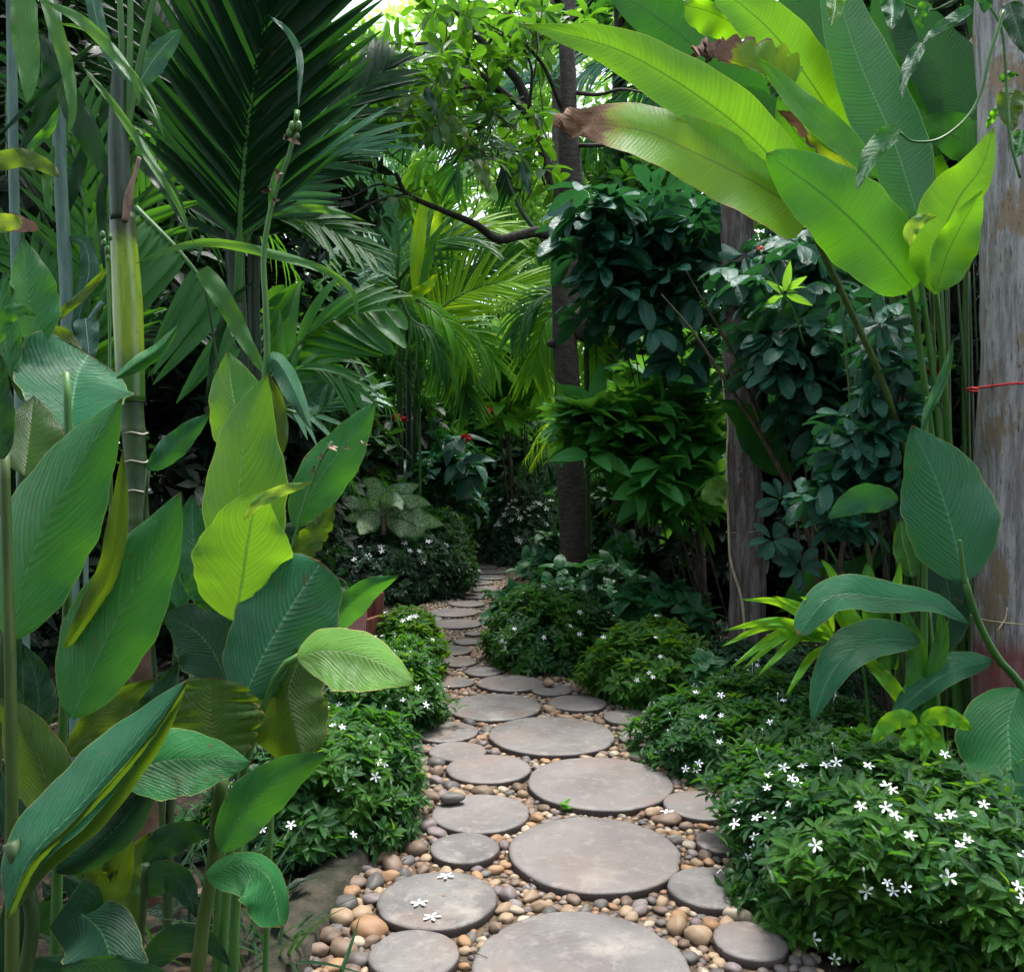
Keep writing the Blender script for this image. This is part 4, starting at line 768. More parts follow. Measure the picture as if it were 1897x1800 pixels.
plant('banana_plant', 'low banana like plant with one broad dark leaf slanting across the grey post', 'banana plant', (1560, 4.95),
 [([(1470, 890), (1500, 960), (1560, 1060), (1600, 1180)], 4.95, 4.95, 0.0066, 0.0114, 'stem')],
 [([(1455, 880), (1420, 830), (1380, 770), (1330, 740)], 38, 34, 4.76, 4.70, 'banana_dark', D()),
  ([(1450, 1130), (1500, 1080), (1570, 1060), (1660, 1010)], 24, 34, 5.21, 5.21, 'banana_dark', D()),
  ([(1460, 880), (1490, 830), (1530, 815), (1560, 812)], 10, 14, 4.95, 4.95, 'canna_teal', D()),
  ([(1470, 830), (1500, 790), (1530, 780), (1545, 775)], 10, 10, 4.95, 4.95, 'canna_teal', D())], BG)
# canes crowding behind the banana leaves, each a thing of its own
for i in range(22):
    x0 = 1560 + 250 * (i / 21) + random.uniform(-8, 8); x1 = 1690 + 120 * (i / 21) + random.uniform(-12, 12); d = random.uniform(3.7, 4.6)
    y0 = random.uniform(330, 560); b = ground_at(x1, d); top = P(x0, y0, d)
    mb = MB(); tube(mb, [top, top * .5 + b * .5 + np.array([random.uniform(-.04, .04), 0, 0]), b], [.004, .009, .012], n=16, sides=7, rings=(.3, .15))
    o = mb.build('leaf_stalk', M[random.choice(['stem_olive', 'stem_dark', 'stem_dark'])], origin=tuple(b)); tag(o, 'thin upright green leaf stalk between the banana leaves and the big wooden pole', 'plant stalk', 'crowded leaf stalks beside the big pole')
# vines on the pole, top right
def vine(label, pts, d, leaves, cat='vine'):
    pts = np.array(pts, float); W3 = P(pts[:, 0], pts[:, 1], d); t = thing('climbing_vine', label, cat, W3[-1])
    mb = MB(); tube(mb, W3, [.003, .005], n=40, sides=6, wob=.1); mb.build('stem', M['stem'], t)
    for lf in leaves: pxleaf('leaf', *lf[:5], M[lf[5]], t, **(lf[6] if len(lf) > 6 else D(kind='heart')))
H = D(kind='heart')
vine('vine stem swinging left from the pole to one pale drooping leaf', [(1668, 245), (1690, 262), (1740, 258), (1790, 220), (1818, 170), (1835, 100), (1860, 20)], 2.3,
 [([(1668, 240), (1640, 262), (1610, 300), (1587, 352)], 15, 24, 2.3, 2.2, 'canna', H), ([(1850, 200), (1840, 215), (1832, 228), (1828, 240)], 8, 8, 2.9, 2.9, 'banana_mid', H)])
vine('vine with blue green heart shaped leaves hanging on the upper part of the big pole', [(1640, -10), (1720, 20), (1800, -10), (1850, 40), (1862, 120), (1870, 250), (1890, 330)], 2.8,
 [([(1648, -10), (1655, 20), (1650, 55)], 22, 22, 2.4, 2.35, 'canna_teal', H), ([(1545, -30), (1548, 10), (1540, 50)], 18, 18, 2.4, 2.35, 'canna_bright', H),
  ([(1720, 5), (1706, 30), (1707, 58)], 10, 14, 2.4, 2.4, 'canna', H), ([(1708, 80), (1690, 115), (1675, 145), (1671, 182)], 12, 14, 2.5, 2.4, 'canna_teal', H),
  ([(1800, 15), (1770, 35), (1730, 60), (1708, 85)], 10, 13, 2.6, 2.5, 'canna_teal', H), ([(1815, -30), (1825, 0), (1822, 25)], 18, 18, 2.5, 2.5, 'canna_teal', H),
  ([(1870, 5), (1885, 50), (1900, 100)], 26, 26, 2.75, 2.7, 'canna_dark', H), ([(1853, 150), (1870, 138), (1888, 140)], 8, 8, 2.85, 2.8, 'canna', H),
  ([(1880, 165), (1870, 200), (1877, 243)], 26, 26, 2.85, 2.8, 'canna_olive', H), ([(1895, 240), (1890, 270), (1882, 292)], 16, 16, 2.85, 2.8, 'canna', H)])
# ---- timber poles
def post(name, label, pts, d, r, mat, bottom_z=-.02, paint=None, n=60, sides=28, flat_top=True, cat='wooden pole', wob=.05, notch=False):
    pts = np.array(pts, float); W3 = P(pts[:, 0], pts[:, 1], d); b = W3[-1].copy(); b[2] = bottom_z; W3[-1] = b
    t = mb = MB(); tube(mb, W3, r, n=n, sides=sides, wob=wob); V = mb.V[0]
    V[:, 0] += .008 * lump(V, 6, 3) + .004 * lump(V, 17, 5); V[:, 1] += .008 * lump(V, 6, 8)
    o = mb.build(name, mat, origin=tuple(b)); tag(o, label, cat); return o
def polemat(name, a, b, c, red=None):
    m, t = newmat(name); g = NG(t); tc = g.n('TexCoord'); v = tc.outputs['Object']
    mp = g.n('Mapping'); mp.inputs['Scale'].default_value = (1, 1, .12); g.l(v, mp.inputs[0]); st = mp.outputs[0]
    mp2 = g.n('Mapping'); mp2.inputs['Scale'].default_value = (1, 1, .45); g.l(v, mp2.inputs[0])
    n1 = g.noise(st, 30, 8, .7); n2 = g.noise(mp2.outputs[0], 9, 6, .65); n3 = g.noise(st, 95, 5, .7); n4 = g.noise(mp2.outputs[0], 16, 4, .6)
    col = g.mix(g.mr(n1, .38, .62), a, b); col = g.mix(g.m('MULTIPLY', g.mr(n2, .52, .62), .85), col, c)
    col = g.mix(g.m('MULTIPLY', g.mr(n3, .56, .66), .75), col, tuple(x * .25 for x in a))
    col = g.mix(g.m('MULTIPLY', g.mr(n4, .64, .70), .7), col, (.05, .04, .035))
    if red:
        sp = g.n('SeparateXYZ'); g.l(v, sp.inputs[0]); zz = g.m('ADD', sp.outputs[2], g.m('MULTIPLY', n2, .12))
        f = g.m('MULTIPLY', g.mr(zz, red[1] + .12, red[1] + .02), g.mr(zz, red[0] - .02, red[0] + .03)); col = g.mix(g.m('MULTIPLY', f, .8), col, (.17, .035, .035))
    p = g.n('BsdfPrincipled'); g.l(col, p.inputs['Base Color']); p.inputs['Roughness'].default_value = .85; p.inputs['Specular IOR Level'].default_value = .2
    bp = g.n('Bump'); bp.inputs['Strength'].default_value = .8; bp.inputs['Distance'].default_value = .012
    g.l(g.m('ADD', g.m('ADD', n1, g.m('MULTIPLY', n3, .6)), n2), bp.inputs['Height']); g.l(bp.outputs[0], p.inputs['Normal'])
    o = g.n('OutputMaterial'); g.l(p.outputs[0], o.inputs[0]); return m
M['pole_big'] = polemat('weathered_pale_pole', (.17, .16, .155), (.36, .355, .35), (.22, .155, .09), (.50, .68))
M['pole_mid'] = polemat('weathered_dark_pole', (.06, .05, .045), (.17, .15, .14), (.09, .065, .05))
pd = 3.45
post('wooden_pole', 'thick pale weathered wooden pole at the right edge, painted dull red near its foot', [(1898, -120), (1905, 200), (1903, 500), (1899, 800), (1899, 1100), (1901, 1450)], pd, .172, M['pole_big'])
md = 5.2
post('wooden_pole', 'thin grey weathered wooden post standing in the shrubs right of the tree', [(1362, 160), (1366, 400), (1376, 700), (1381, 950), (1386, 1235)], md, [.088, .100, .104, .108], M['pole_mid'])
def band(name, label, cx, cy, d, r, mat, th=.003, tilt=.0, tail=None):
    c = P(cx, cy, d); a = np.linspace(0, 2 * np.pi, 40)
    mb = MB(); pts = np.stack([c[0] + r * np.cos(a), c[1] + r * np.sin(a), c[2] + tilt * np.cos(a) + .002 * np.sin(5 * a)], -1); tube(mb, pts, th, n=60, sides=6)
    if tail: tube(mb, [P(*p, d - r - .01) for p in tail], th * .9, n=10, sides=6)
    o = mb.build(name, mat, origin=tuple(c)); tag(o, label, 'string'); return o
band('string', 'bright red string wound round the thick pale pole', 1888, 717, pd, .183, M['redstring'], .0045, .004, [(1800, 718), (1812, 721)])
band('string', 'natural twine knotted round the thick pale pole above the red paint', 1889, 1146, pd, .183, M['string'], .003, -.008, [(1848, 1168), (1862, 1145), (1866, 1125)])
band('string', 'thin twine tied round the upper part of the grey post', 1377, 712, md, .112, M['string'], .0025, .03)
band('string', 'thin twine tied round the lower part of the grey post', 1381, 982, md, .113, M['string'], .002, .012)
t = thing('climbing_vine', 'pale vine stem climbing the left side of the grey post, with one round leaf', 'vine', P(1384, 1230, md - .12) * np.array([1, 1, 0]))
mb = MB(); vp = [(1338, 690), (1342, 740), (1349, 790), (1346, 860), (1350, 980), (1354, 1040), (1374, 1110), (1380, 1180), (1380, 1240)]; tube(mb, [P(x, y, md - .12) for x, y in vp], [.005, .009], n=50, sides=8, rings=(.2, .25)); mb.build('stem', M['dry'] if False else M['string'], t)
pxleaf('leaf', [(1350, 900), (1335, 905), (1322, 918), (1316, 935)], 22, 24, md - .15, md - .2, M['canna_lime'], t, kind='round')
# ---- young lime palm seedlings and the arched lime leaf at the right
frond_p = thing('young_palm', 'young palm with arching lime green leaflets at the foot of the grey post', 'palm', ground_at(1540, 3.2))
for i, (a, b, c_) in enumerate([((1540, 1180), (1440, 1115), (1372, 1110)), ((1545, 1180), (1430, 1150), (1340, 1168)), ((1545, 1185), (1420, 1160), (1335, 1198)), ((1548, 1190), (1440, 1175), (1350, 1240)), ((1550, 1190), (1450, 1180), (1375, 1240)), ((1552, 1192), (1480, 1180), (1400, 1255)), ((1550, 1185), (1500, 1130), (1432, 1103)), ((1555, 1190), (1500, 1220), (1455, 1290)), ((1545, 1170), (1530, 1120), (1480, 1105))]):
    pxleaf('leaf', [a, ((a[0] + b[0]) / 2, (a[1] + b[1]) / 2 - 4), b, c_], 8, 8, 3.05, 2.85, M['palm_lime'], frond_p, kind='lance', ms=7)
mb = MB(); tube(mb, [P(1545, 1180, 3.05), P(1600, 1240, 3.15), ground_at(1620, 3.2)], [.004, .007], n=10, sides=6); mb.build('stem', M['stem'], frond_p)
t = thing('young_palm', 'young palm with upright pleated green blades left of the cut canna stem', 'palm', ground_at(1640, 3.1))
for m_, w_ in (([(1640, 1240), (1570, 1130), (1540, 1060), (1520, 1035)], 14), ([(1650, 1240), (1625, 1150), (1610, 1090), (1606, 1042)], 26), ([(1660, 1240), (1640, 1150), (1660, 1090), (1668, 1040)], 14), ([(1700, 1330), (1620, 1230), (1560, 1150), (1530, 1120)], 14), ([(1690, 1330), (1700, 1230), (1690, 1180), (1670, 1120)], 22), ([(1700, 1340), (1730, 1250), (1745, 1180), (1740, 1120)], 18)):
    pxleaf('leaf', m_, w_, w_, 3.0, 3.05, M['palm_lime' if w_ == 14 else 'palm_mid'], t, kind='banana')
t = thing('young_palm', 'fan like yellow green seedling under the drooping leaf by the big pole', 'palm', ground_at(1700, 3.0))
for m_, w_ in (([(1698, 1342), (1670, 1330), (1640, 1345), (1615, 1378)], 18), ([(1700, 1345), (1690, 1360), (1680, 1375), (1672, 1392)], 16), ([(1700, 1340), (1725, 1360), (1742, 1390), (1748, 1425)], 14), ([(1705, 1335), (1740, 1325), (1775, 1335), (1800, 1352)], 18), ([(1700, 1342), (1715, 1370), (1712, 1395), (1705, 1410)], 12)):
    pxleaf('leaf', m_, w_, w_, 2.75, 2.7, M['palm_lime'], t, kind='banana')
# ---- grassy blades on the soil at the lower left
def tuft(label, pts, d, n, L, mat='croton', cat='grass tuft', spreadr=.08, name='grass_tuft', W=.006, th=(.2, .9)):
    c = ground_at(pts, d) if np.isscalar(pts) else np.array(pts, float); mb = MB()
    C = np.repeat(c[None], n, 0) + rng.normal(0, spreadr, (n, 3)) * [1, 1, 0]; C[:, 2] = gz(c[0], c[1]) - .01
    rosettes(mb, C, np.tile([[0, 0, 1.]], (n, 1)) + rng.normal(0, .1, (n, 3)), 3, L, W, th, tpl('strap', 8, .5, .55)); o = mb.build(name, M[mat], origin=tuple(c)); tag(o, label, cat); return o
tuft('tuft of dark grassy blades under the level canna leaf', 330, 2.35, 7, .3)
tuft('tuft of grassy blades between the canna stems and the kerb', 470, 2.3, 5, .3)
tuft('dim grassy tuft at the foot of the brown ringed trunk', 400, 2.6, 7, .28)
tuft('small grassy tuft leaning on the kerb at the bottom edge', 500, 2.2, 3, .22)

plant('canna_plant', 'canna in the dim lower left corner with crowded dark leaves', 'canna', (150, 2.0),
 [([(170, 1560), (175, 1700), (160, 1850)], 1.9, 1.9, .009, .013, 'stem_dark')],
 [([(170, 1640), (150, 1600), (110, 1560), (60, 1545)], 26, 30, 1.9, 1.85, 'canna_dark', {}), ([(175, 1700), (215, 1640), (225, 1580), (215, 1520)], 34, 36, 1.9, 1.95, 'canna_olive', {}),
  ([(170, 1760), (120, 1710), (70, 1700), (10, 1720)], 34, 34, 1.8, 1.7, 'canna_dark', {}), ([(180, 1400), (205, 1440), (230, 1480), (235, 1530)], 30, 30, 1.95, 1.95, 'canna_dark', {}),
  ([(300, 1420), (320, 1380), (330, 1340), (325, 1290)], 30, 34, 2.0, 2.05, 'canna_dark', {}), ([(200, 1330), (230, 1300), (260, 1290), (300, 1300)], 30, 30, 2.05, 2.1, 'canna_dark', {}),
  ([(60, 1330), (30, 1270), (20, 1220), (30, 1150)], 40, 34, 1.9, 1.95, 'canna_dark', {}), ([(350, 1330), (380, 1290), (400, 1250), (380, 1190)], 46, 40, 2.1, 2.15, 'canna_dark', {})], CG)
plant('canna_plant', 'canna peeping out behind the clump with teal leaves beside the brown ringed trunk', 'canna', (300, 2.4),
 [([(330, 1150), (320, 1350), (310, 1700)], 2.3, 2.3, .009, .013, 'stem_dark')],
 [([(330, 1150), (322, 1080), (330, 1000), (350, 930)], 34, 34, 2.3, 2.35, 'canna_teal', {}), ([(330, 1200), (370, 1160), (420, 1150), (470, 1170)], 40, 34, 2.3, 2.2, 'canna_dark', {}),
  ([(330, 1150), (290, 1130), (260, 1150), (235, 1190)], 26, 30, 2.3, 2.25, 'canna_dark', {}), ([(600, 1010), (560, 980), (530, 990), (510, 1030)], 16, 16, 2.3, 2.25, 'canna_dark', {})], CG)
t_ = MB(); tube(t_, [G(870, 1762, TOPZ + .004), G(885, 1766, TOPZ + .006), G(903, 1773, TOPZ + .003)], [.0016, .001], n=8, sides=5); tag(t_.build('twig', M['branch']), 'short dark twig lying across the rim of the largest round stone', 'twig')
t_ = MB(); c_ = G(1046, 1494, .03)[None].repeat(3, 0) + rng.normal(0, .008, (3, 3)); rosettes(t_, c_, np.array([[0, 0, 1.]] * 3), 5, .028, .009, (.4, 1.3), 'ov'); tag(t_.build('seedling', M['lime'] if 'lime' in M else M['shrub']), 'tiny green seedling at the rim of the pale stained stone', 'plant')

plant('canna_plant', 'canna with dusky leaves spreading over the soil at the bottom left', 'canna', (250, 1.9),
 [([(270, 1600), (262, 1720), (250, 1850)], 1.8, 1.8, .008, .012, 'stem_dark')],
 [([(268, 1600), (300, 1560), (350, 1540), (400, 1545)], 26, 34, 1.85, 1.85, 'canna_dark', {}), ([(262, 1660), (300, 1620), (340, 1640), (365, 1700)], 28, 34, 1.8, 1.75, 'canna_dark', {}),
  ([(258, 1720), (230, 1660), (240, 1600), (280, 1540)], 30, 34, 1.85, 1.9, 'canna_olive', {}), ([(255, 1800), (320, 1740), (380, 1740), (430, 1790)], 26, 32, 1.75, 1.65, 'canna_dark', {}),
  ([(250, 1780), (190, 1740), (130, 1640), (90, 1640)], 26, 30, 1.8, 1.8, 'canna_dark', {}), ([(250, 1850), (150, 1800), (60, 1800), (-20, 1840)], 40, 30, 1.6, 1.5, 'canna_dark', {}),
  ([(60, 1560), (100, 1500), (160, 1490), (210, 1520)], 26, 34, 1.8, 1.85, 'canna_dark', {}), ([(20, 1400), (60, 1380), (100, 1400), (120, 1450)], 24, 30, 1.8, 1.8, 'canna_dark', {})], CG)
# ------------------------------------------------ palms
def crownmat():
    m, t = newmat('yellow_green_palm_sheath'); g = NG(t); tc = g.n('TexCoord'); sp = g.n('SeparateXYZ'); g.l(tc.outputs['UV'], sp.inputs[0]); v = sp.outputs[1]
    mp = g.n('Mapping'); mp.inputs['Scale'].default_value = (1, 1, .15); g.l(tc.outputs['Object'], mp.inputs[0]); n = g.noise(mp.outputs[0], 60, 5); n2 = g.noise(tc.outputs['Object'], 14, 4)
    vv = g.m('ADD', v, g.m('MULTIPLY', g.m('SUBTRACT', n2, .5), .16))
    col = g.mix(g.mr(n, .35, .65), (.13, .22, .012), (.20, .29, .02))
    col = g.mix(g.mr(vv, .12, .04), col, (.035, .05, .015)); col = g.mix(g.mr(vv, .36, .50), col, (.035, .10, .012))
    col = g.mix(g.mr(g.noise(tc.outputs['Object'], 70, 2), .68, .74), col, (.05, .05, .02))
    p = g.n('BsdfPrincipled'); g.l(col, p.inputs['Base Color']); p.inputs['Roughness'].default_value = .32
    o = g.n('OutputMaterial'); g.l(p.outputs[0], o.inputs[0]); return m
M['sheath'] = crownmat()
M['sheath_dark'] = solid('dark_palm_sheath', (.012, .03, .018), (.03, .055, .03), .4, 9, 5, .2, stretch=(3, 3, .5), c=(.05, .035, .035))
M['trunk_green'] = solid('green_ringed_trunk', (.015, .045, .015), (.04, .075, .02), .5, 8, 5, .3, stretch=(3, 3, .7), c=(.05, .04, .02))
M['trunk_brown'] = solid('brown_ringed_trunk', (.06, .035, .022), (.11, .065, .04), .7, 9, 6, .5, c=(.04, .03, .02))
M['scar'] = solid('pale_leaf_scar', (.35, .30, .24), (.5, .45, .38), .8, 40, 3, .3)
d0 = 2.6
t = thing('ringed_palm', 'palm with a yellow green sheath and pale rings, behind the canna leaves', 'palm', ground_at(270, d0))
mb = MB(); tube(mb, [P(226, 395, d0), P(236, 560, d0), P(243, 745, d0)], [.036, .043, .040], n=30, sides=20); mb.build('crownshaft', M['sheath'], t)
mb = MB(); tube(mb, [P(222, 120, d0 + .02), P(219, 250, d0 + .01), P(226, 412, d0)], [.020, .030, .037], n=24, sides=18, wob=.05); mb.build('leaf_sheath', M['sheath_dark'], t)
mb = MB(); tube(mb, [P(258, 292, d0 - .03), P(249, 325, d0 - .04), P(240, 360, d0 - .035), P(232, 410, d0 - .03)], [.006, .006, .014, .010], n=24, sides=10, wob=.2); mb.build('dry_sheath', M['dry'], t)
mb = MB(); tube(mb, [P(243, 744, d0), P(251, 860, d0), P(256, 1000, d0)], [.034, .031, .033], n=40, sides=20, rings=(.088, .10)); mb.build('trunk', M['trunk_green'], t)
mb = MB(); tube(mb, [P(256, 1000, d0), P(262, 1250, d0), P(268, 1500, d0), ground_at(270, d0) + [0, 0, -.02]], [.033, .034, .040, .044], n=60, sides=20, rings=(.13, .10)); mb.build('trunk', M['trunk_brown'], t)
for (x, y) in ((250, 803), (252, 855), (254, 909)):
    c = P(x, y, d0); a = np.linspace(0, 2 * np.pi, 30); mb = MB(); tube(mb, np.stack([c[0] + .0335 * np.cos(a), c[1] + .0335 * np.sin(a), c[2] + .003 * np.sin(3 * a)], -1), .0028, n=40, sides=5); mb.build('leaf_scar', M['scar'], t)
for pts in ([(219, 250), (226, 120), (222, 0), (215, -120)], [(236, 240), (240, 130), (242, -60)], [(232, 250), (252, 150), (275, 40), (300, -60)]):
    mb = MB(); tube(mb, [P(x, y, d0 + .02) for x, y in pts], [.012, .010, .008], sides=8, n=20); mb.build('leaf_stalk', M['stem'], t)
def straps(t, L):
    for l in L: pxleaf('leaflet', l[0], l[1], l[2], l[3], l[4], M[l[5]], t, kind=l[6] if len(l) > 6 else 'blade', ms=9, **(l[7] if len(l) > 7 else {}))
straps(t, [([(40, -40), (44, 60), (52, 130), (51, 192)], 28, 24, 2.3, 2.2, 'strap', 'banana'), ([(70, -40), (105, 60), (128, 150), (133, 215), (123, 255)], 15, 13, 2.3, 2.2, 'strap', 'banana'),
 ([(80, 2), (150, 35), (215, 100), (252, 155), (259, 204)], 9, 14, 2.2, 2.1, 'strap', 'lance'), ([(105, 42), (170, 60), (240, 130), (285, 200), (309, 273)], 6, 7, 2.25, 2.1, 'strap', 'lance'),
 ([(150, 120), (215, 200), (280, 300), (330, 380), (362, 458)], 8, 8, 2.3, 2.15, 'strap', 'lance'), ([(165, -40), (180, 40), (200, 95), (235, 150)], 16, 14, 2.5, 2.5, 'strap_cool', 'blade'),
 ([(-20, 300), (40, 292), (80, 305), (112, 326)], 18, 20, 2.4, 2.3, 'canna_olive', 'blade'), ([(-20, 415), (20, 412), (50, 418), (72, 424)], 18, 18, 2.3, 2.2, 'banana_worn', 'blade'),
 ([(252, 488), (330, 458), (400, 450), (500, 470), (600, 500), (655, 545), (662, 620)], 9, 9, 2.45, 2.2, 'strap', 'lance'), ([(205, 490), (160, 540), (110, 585), (70, 640)], 9, 9, 2.4, 2.4, 'canna_olive', 'lance'),
 ([(0, 250), (70, 180), (130, 120), (200, 60)], 7, 7, 2.7, 2.8, 'palm_dark', 'lance'), ([(110, 200), (90, 240), (60, 270), (40, 300)], 10, 10, 2.6, 2.6, 'palm_mid', 'lance'), ([(60, 60), (100, 120), (80, 210), (30, 290)], 22, 22, 2.9, 2.9, 'palm_dark', 'lance'),
 ([(200, 330), (170, 260), (130, 180), (90, 90)], 26, 22, 2.8, 2.8, 'palm_dark', 'lance'), ([(215, 300), (190, 350), (190, 420), (196, 520)], 10, 10, 2.9, 2.9, 'palm_dark', 'lance'), ([(225, 290), (260, 300), (310, 350), (350, 430)], 16, 14, 2.8, 2.7, 'palm_dark', 'lance')])
# grey green canes at the far left
for i, (pts, r_, lv) in enumerate([([(100, 20), (108, 205), (112, 330), (118, 440), (125, 600), (130, 900), (140, 1300)], .021, True), ([(190, 560), (165, 600), (160, 700), (160, 1300)], .008, False), ([(20, -40), (25, 300), (30, 500), (40, 900), (50, 1400)], .016, False)]):
    t = thing('grey_cane', ['thick blue grey cane with a joint, left of the ringed palm', 'thin grey green cane behind the cut canna stub', 'dim blue grey cane close to the left edge of the photo'][i], 'cane', ground_at(pts[-1][0], 3.0))
    mb = MB(); tube(mb, [P(x, y, 3.0) for x, y in pts] + [ground_at(pts[-1][0], 3.0)], [r_, r_ * 1.05], n=60, sides=12, rings=(.42, .12)); mb.build('stem', M['cane'], t)
    if lv: straps(t, [([(255, 158), (285, 110), (310, 80), (336, 55)], 22, 26, 2.95, 2.9, 'strap_cool', 'banana'), ([(100, 270), (88, 330), (90, 380), (97, 412)], 10, 10, 2.9, 2.85, 'strap', 'lance'), ([(110, 420), (130, 360), (150, 300), (165, 240)], 16, 14, 3.0, 3.1, 'palm_dark', 'lance'), ([(150, 560), (165, 500), (155, 450), (120, 440)], 16, 18, 3.0, 3.0, 'strap_cool', 'banana'), ([(158, 590), (162, 625), (166, 668)], 24, 24, 2.9, 2.85, 'strap_cool', 'blade'), ([(165, 520), (140, 620), (150, 700)], 8, 8, 3, 3, 'strap_cool', 'lance'), ([(180, 330), (185, 400), (175, 470), (160, 560)], 9, 9, 3.1, 3.1, 'dry' if False else 'strap', 'lance')])
def pf(t, pts, d, mat, n, Lpx, Wpx, ang=(1.0, .4), droop=.1, face=.8, side=(1, 1), d1=None, kind='strap', lift=.1, start=.1, r0=4, Lp=(.6, .8), rmat='stem', jit=.06):
    """frond traced in the photo: rachis through pixels, leaflet length / width in pixels"""
    pts = np.array(pts, float); ds = np.linspace(d, d if d1 is None else d1, len(pts)); W3 = P(pts[:, 0], pts[:, 1], ds)
    nn = nrm(np.array([-W3[0][0] * .2, -face, 1 - face * .5]))
    return frond(t, W3, M[mat], M[rmat], n, Lpx / F * d, Wpx / F * d, ang, nn, droop, lift, start=start, r0=r0 / F * d, side=side, kind=kind, Lp=Lp, jit=jit)
def palmtree(name, label, px, d, trunk, fr, tmat='trunk_green', r=.04, group=None, rings=(.2, .1)):
    t = thing(name, label, 'palm', ground_at(px, d), group)
    if trunk:
        mb = MB(); tube(mb, [P(x, y, d) for x, y in trunk] + [ground_at(px, d) + [0, 0, -.02]], [r * .8, r], n=50, sides=12, rings=rings); mb.build('trunk', M[tmat], t)
    for f in fr: pf(t, *f[:6], **(f[6] if len(f) > 6 else {}))
    return t
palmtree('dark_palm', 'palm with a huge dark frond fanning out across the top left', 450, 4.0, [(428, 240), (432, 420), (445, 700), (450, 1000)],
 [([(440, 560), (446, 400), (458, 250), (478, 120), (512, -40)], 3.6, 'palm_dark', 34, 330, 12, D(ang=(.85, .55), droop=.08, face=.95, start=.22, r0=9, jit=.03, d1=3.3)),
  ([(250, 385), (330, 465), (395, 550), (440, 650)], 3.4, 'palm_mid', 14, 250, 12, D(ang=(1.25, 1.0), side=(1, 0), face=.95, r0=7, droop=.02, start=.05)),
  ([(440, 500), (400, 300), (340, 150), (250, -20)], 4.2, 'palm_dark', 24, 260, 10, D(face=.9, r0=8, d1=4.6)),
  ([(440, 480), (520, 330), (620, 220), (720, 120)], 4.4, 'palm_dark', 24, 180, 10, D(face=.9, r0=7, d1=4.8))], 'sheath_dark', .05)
palmtree('mixed_palm', 'palm with narrow mid green fronds crossing behind the yellow green trunk', 150, 3.7, None,
 [([(150, 760), (165, 480), (130, 260), (50, 110)], 3.6, 'palm_mid', 22, 190, 8, D(face=.85, r0=6)), ([(150, 760), (210, 480), (300, 320), (400, 270)], 3.7, 'palm_mid', 20, 170, 8, D(face=.85, r0=6)), ([(150, 760), (90, 560), (20, 460), (-60, 430)], 3.5, 'palm_mid', 18, 150, 8, D(face=.8, r0=6)),
  ([(150, 760), (230, 640), (310, 600), (390, 620)], 3.8, 'palm_dark', 18, 130, 7, D(face=.7, r0=5)), ([(150, 760), (140, 560), (190, 400), (180, 200)], 3.9, 'palm_dark', 20, 170, 8, D(face=.9, r0=5))])
t = thing('pale_strap_plant', 'plant with a few long pale strap leaves beside the dark palm trunk', 'plant', ground_at(470, 3.1))
straps(t, [([(372, 500), (415, 560), (450, 625), (488, 690)], 20, 16, 2.9, 2.8, 'strap', 'blade'), ([(500, 400), (560, 385), (620, 392), (680, 410)], 7, 7, 3.0, 2.9, 'strap', 'lance'), ([(500, 30), (535, 60), (556, 110), (553, 200)], 6, 7, 2.6, 2.5, 'strap_cool', 'lance'), ([(470, 520), (430, 560), (400, 640), (380, 760)], 8, 8, 3.1, 3.1, 'palm_dark', 'lance')])
mb = MB(); tube(mb, [P(372, 500, 2.92), P(395, 620, 3.0), P(430, 900, 3.05), ground_at(470, 3.1)], [.004, .008], n=20, sides=6); mb.build('stem', M['stem_dark'], t)
palmtree('cool_palm', 'palm with blue green pleated leaflets standing upright behind the seed stalk', 520, 4.6, [(470, 420), (475, 700)],
 [([(470, 420), (500, 350), (560, 290), (640, 260)], 4.4, 'palm_cool', 14, 170, 9, D(ang=(1.2, .5), side=(1, 0), face=.95, r0=4, kind='blade', droop=.02)),
  ([(470, 420), (540, 335), (590, 295), (640, 275)], 4.2, 'palm_cool', 12, 190, 6, D(ang=(.45, .1), face=.9, r0=5, start=.35, Lp=(.9, .9), droop=.12)),
  ([(470, 430), (520, 400), (600, 420), (680, 470)], 4.5, 'palm_mid', 16, 120, 7, D(face=.7))], 'sheath_dark', .04)
palmtree('broad_leaflet_palm', 'low palm with wide bright green leaflets standing up like fingers beside the seed stalk', 535, 4.2, None,
 [([(522, 700), (545, 645), (590, 600), (650, 578), (720, 575)], 3.9, 'palm_mid', 9, 165, 17, D(ang=(1.15, .9), side=(1, 0), face=.95, kind='blade', droop=.0, lift=0, r0=5, start=.05, jit=.04)),
  ([(522, 700), (550, 640), (600, 600), (660, 580)], 3.85, 'palm_mid', 7, 200, 10, D(ang=(.55, .15), side=(0, 1), face=.9, kind='strap', droop=.25, r0=4)),
  ([(520, 720), (560, 680), (610, 690), (650, 720)], 3.8, 'palm_mid', 8, 120, 8, D(ang=(.8, .3), face=.7, droop=.3)),
  ([(520, 700), (500, 650), (490, 600), (500, 560)], 4.0, 'palm_mid', 6, 130, 14, D(side=(1, 0), kind='blade', face=.9)),
  ([(530, 760), (580, 770), (620, 740), (680, 730)], 4.0, 'palm_cool', 12, 110, 6, D(face=.6)),
  ([(520, 760), (560, 740), (590, 715), (600, 700)], 4.1, 'palm_cool', 12, 90, 6, D(face=.9, ang=(1.3, .9)))])
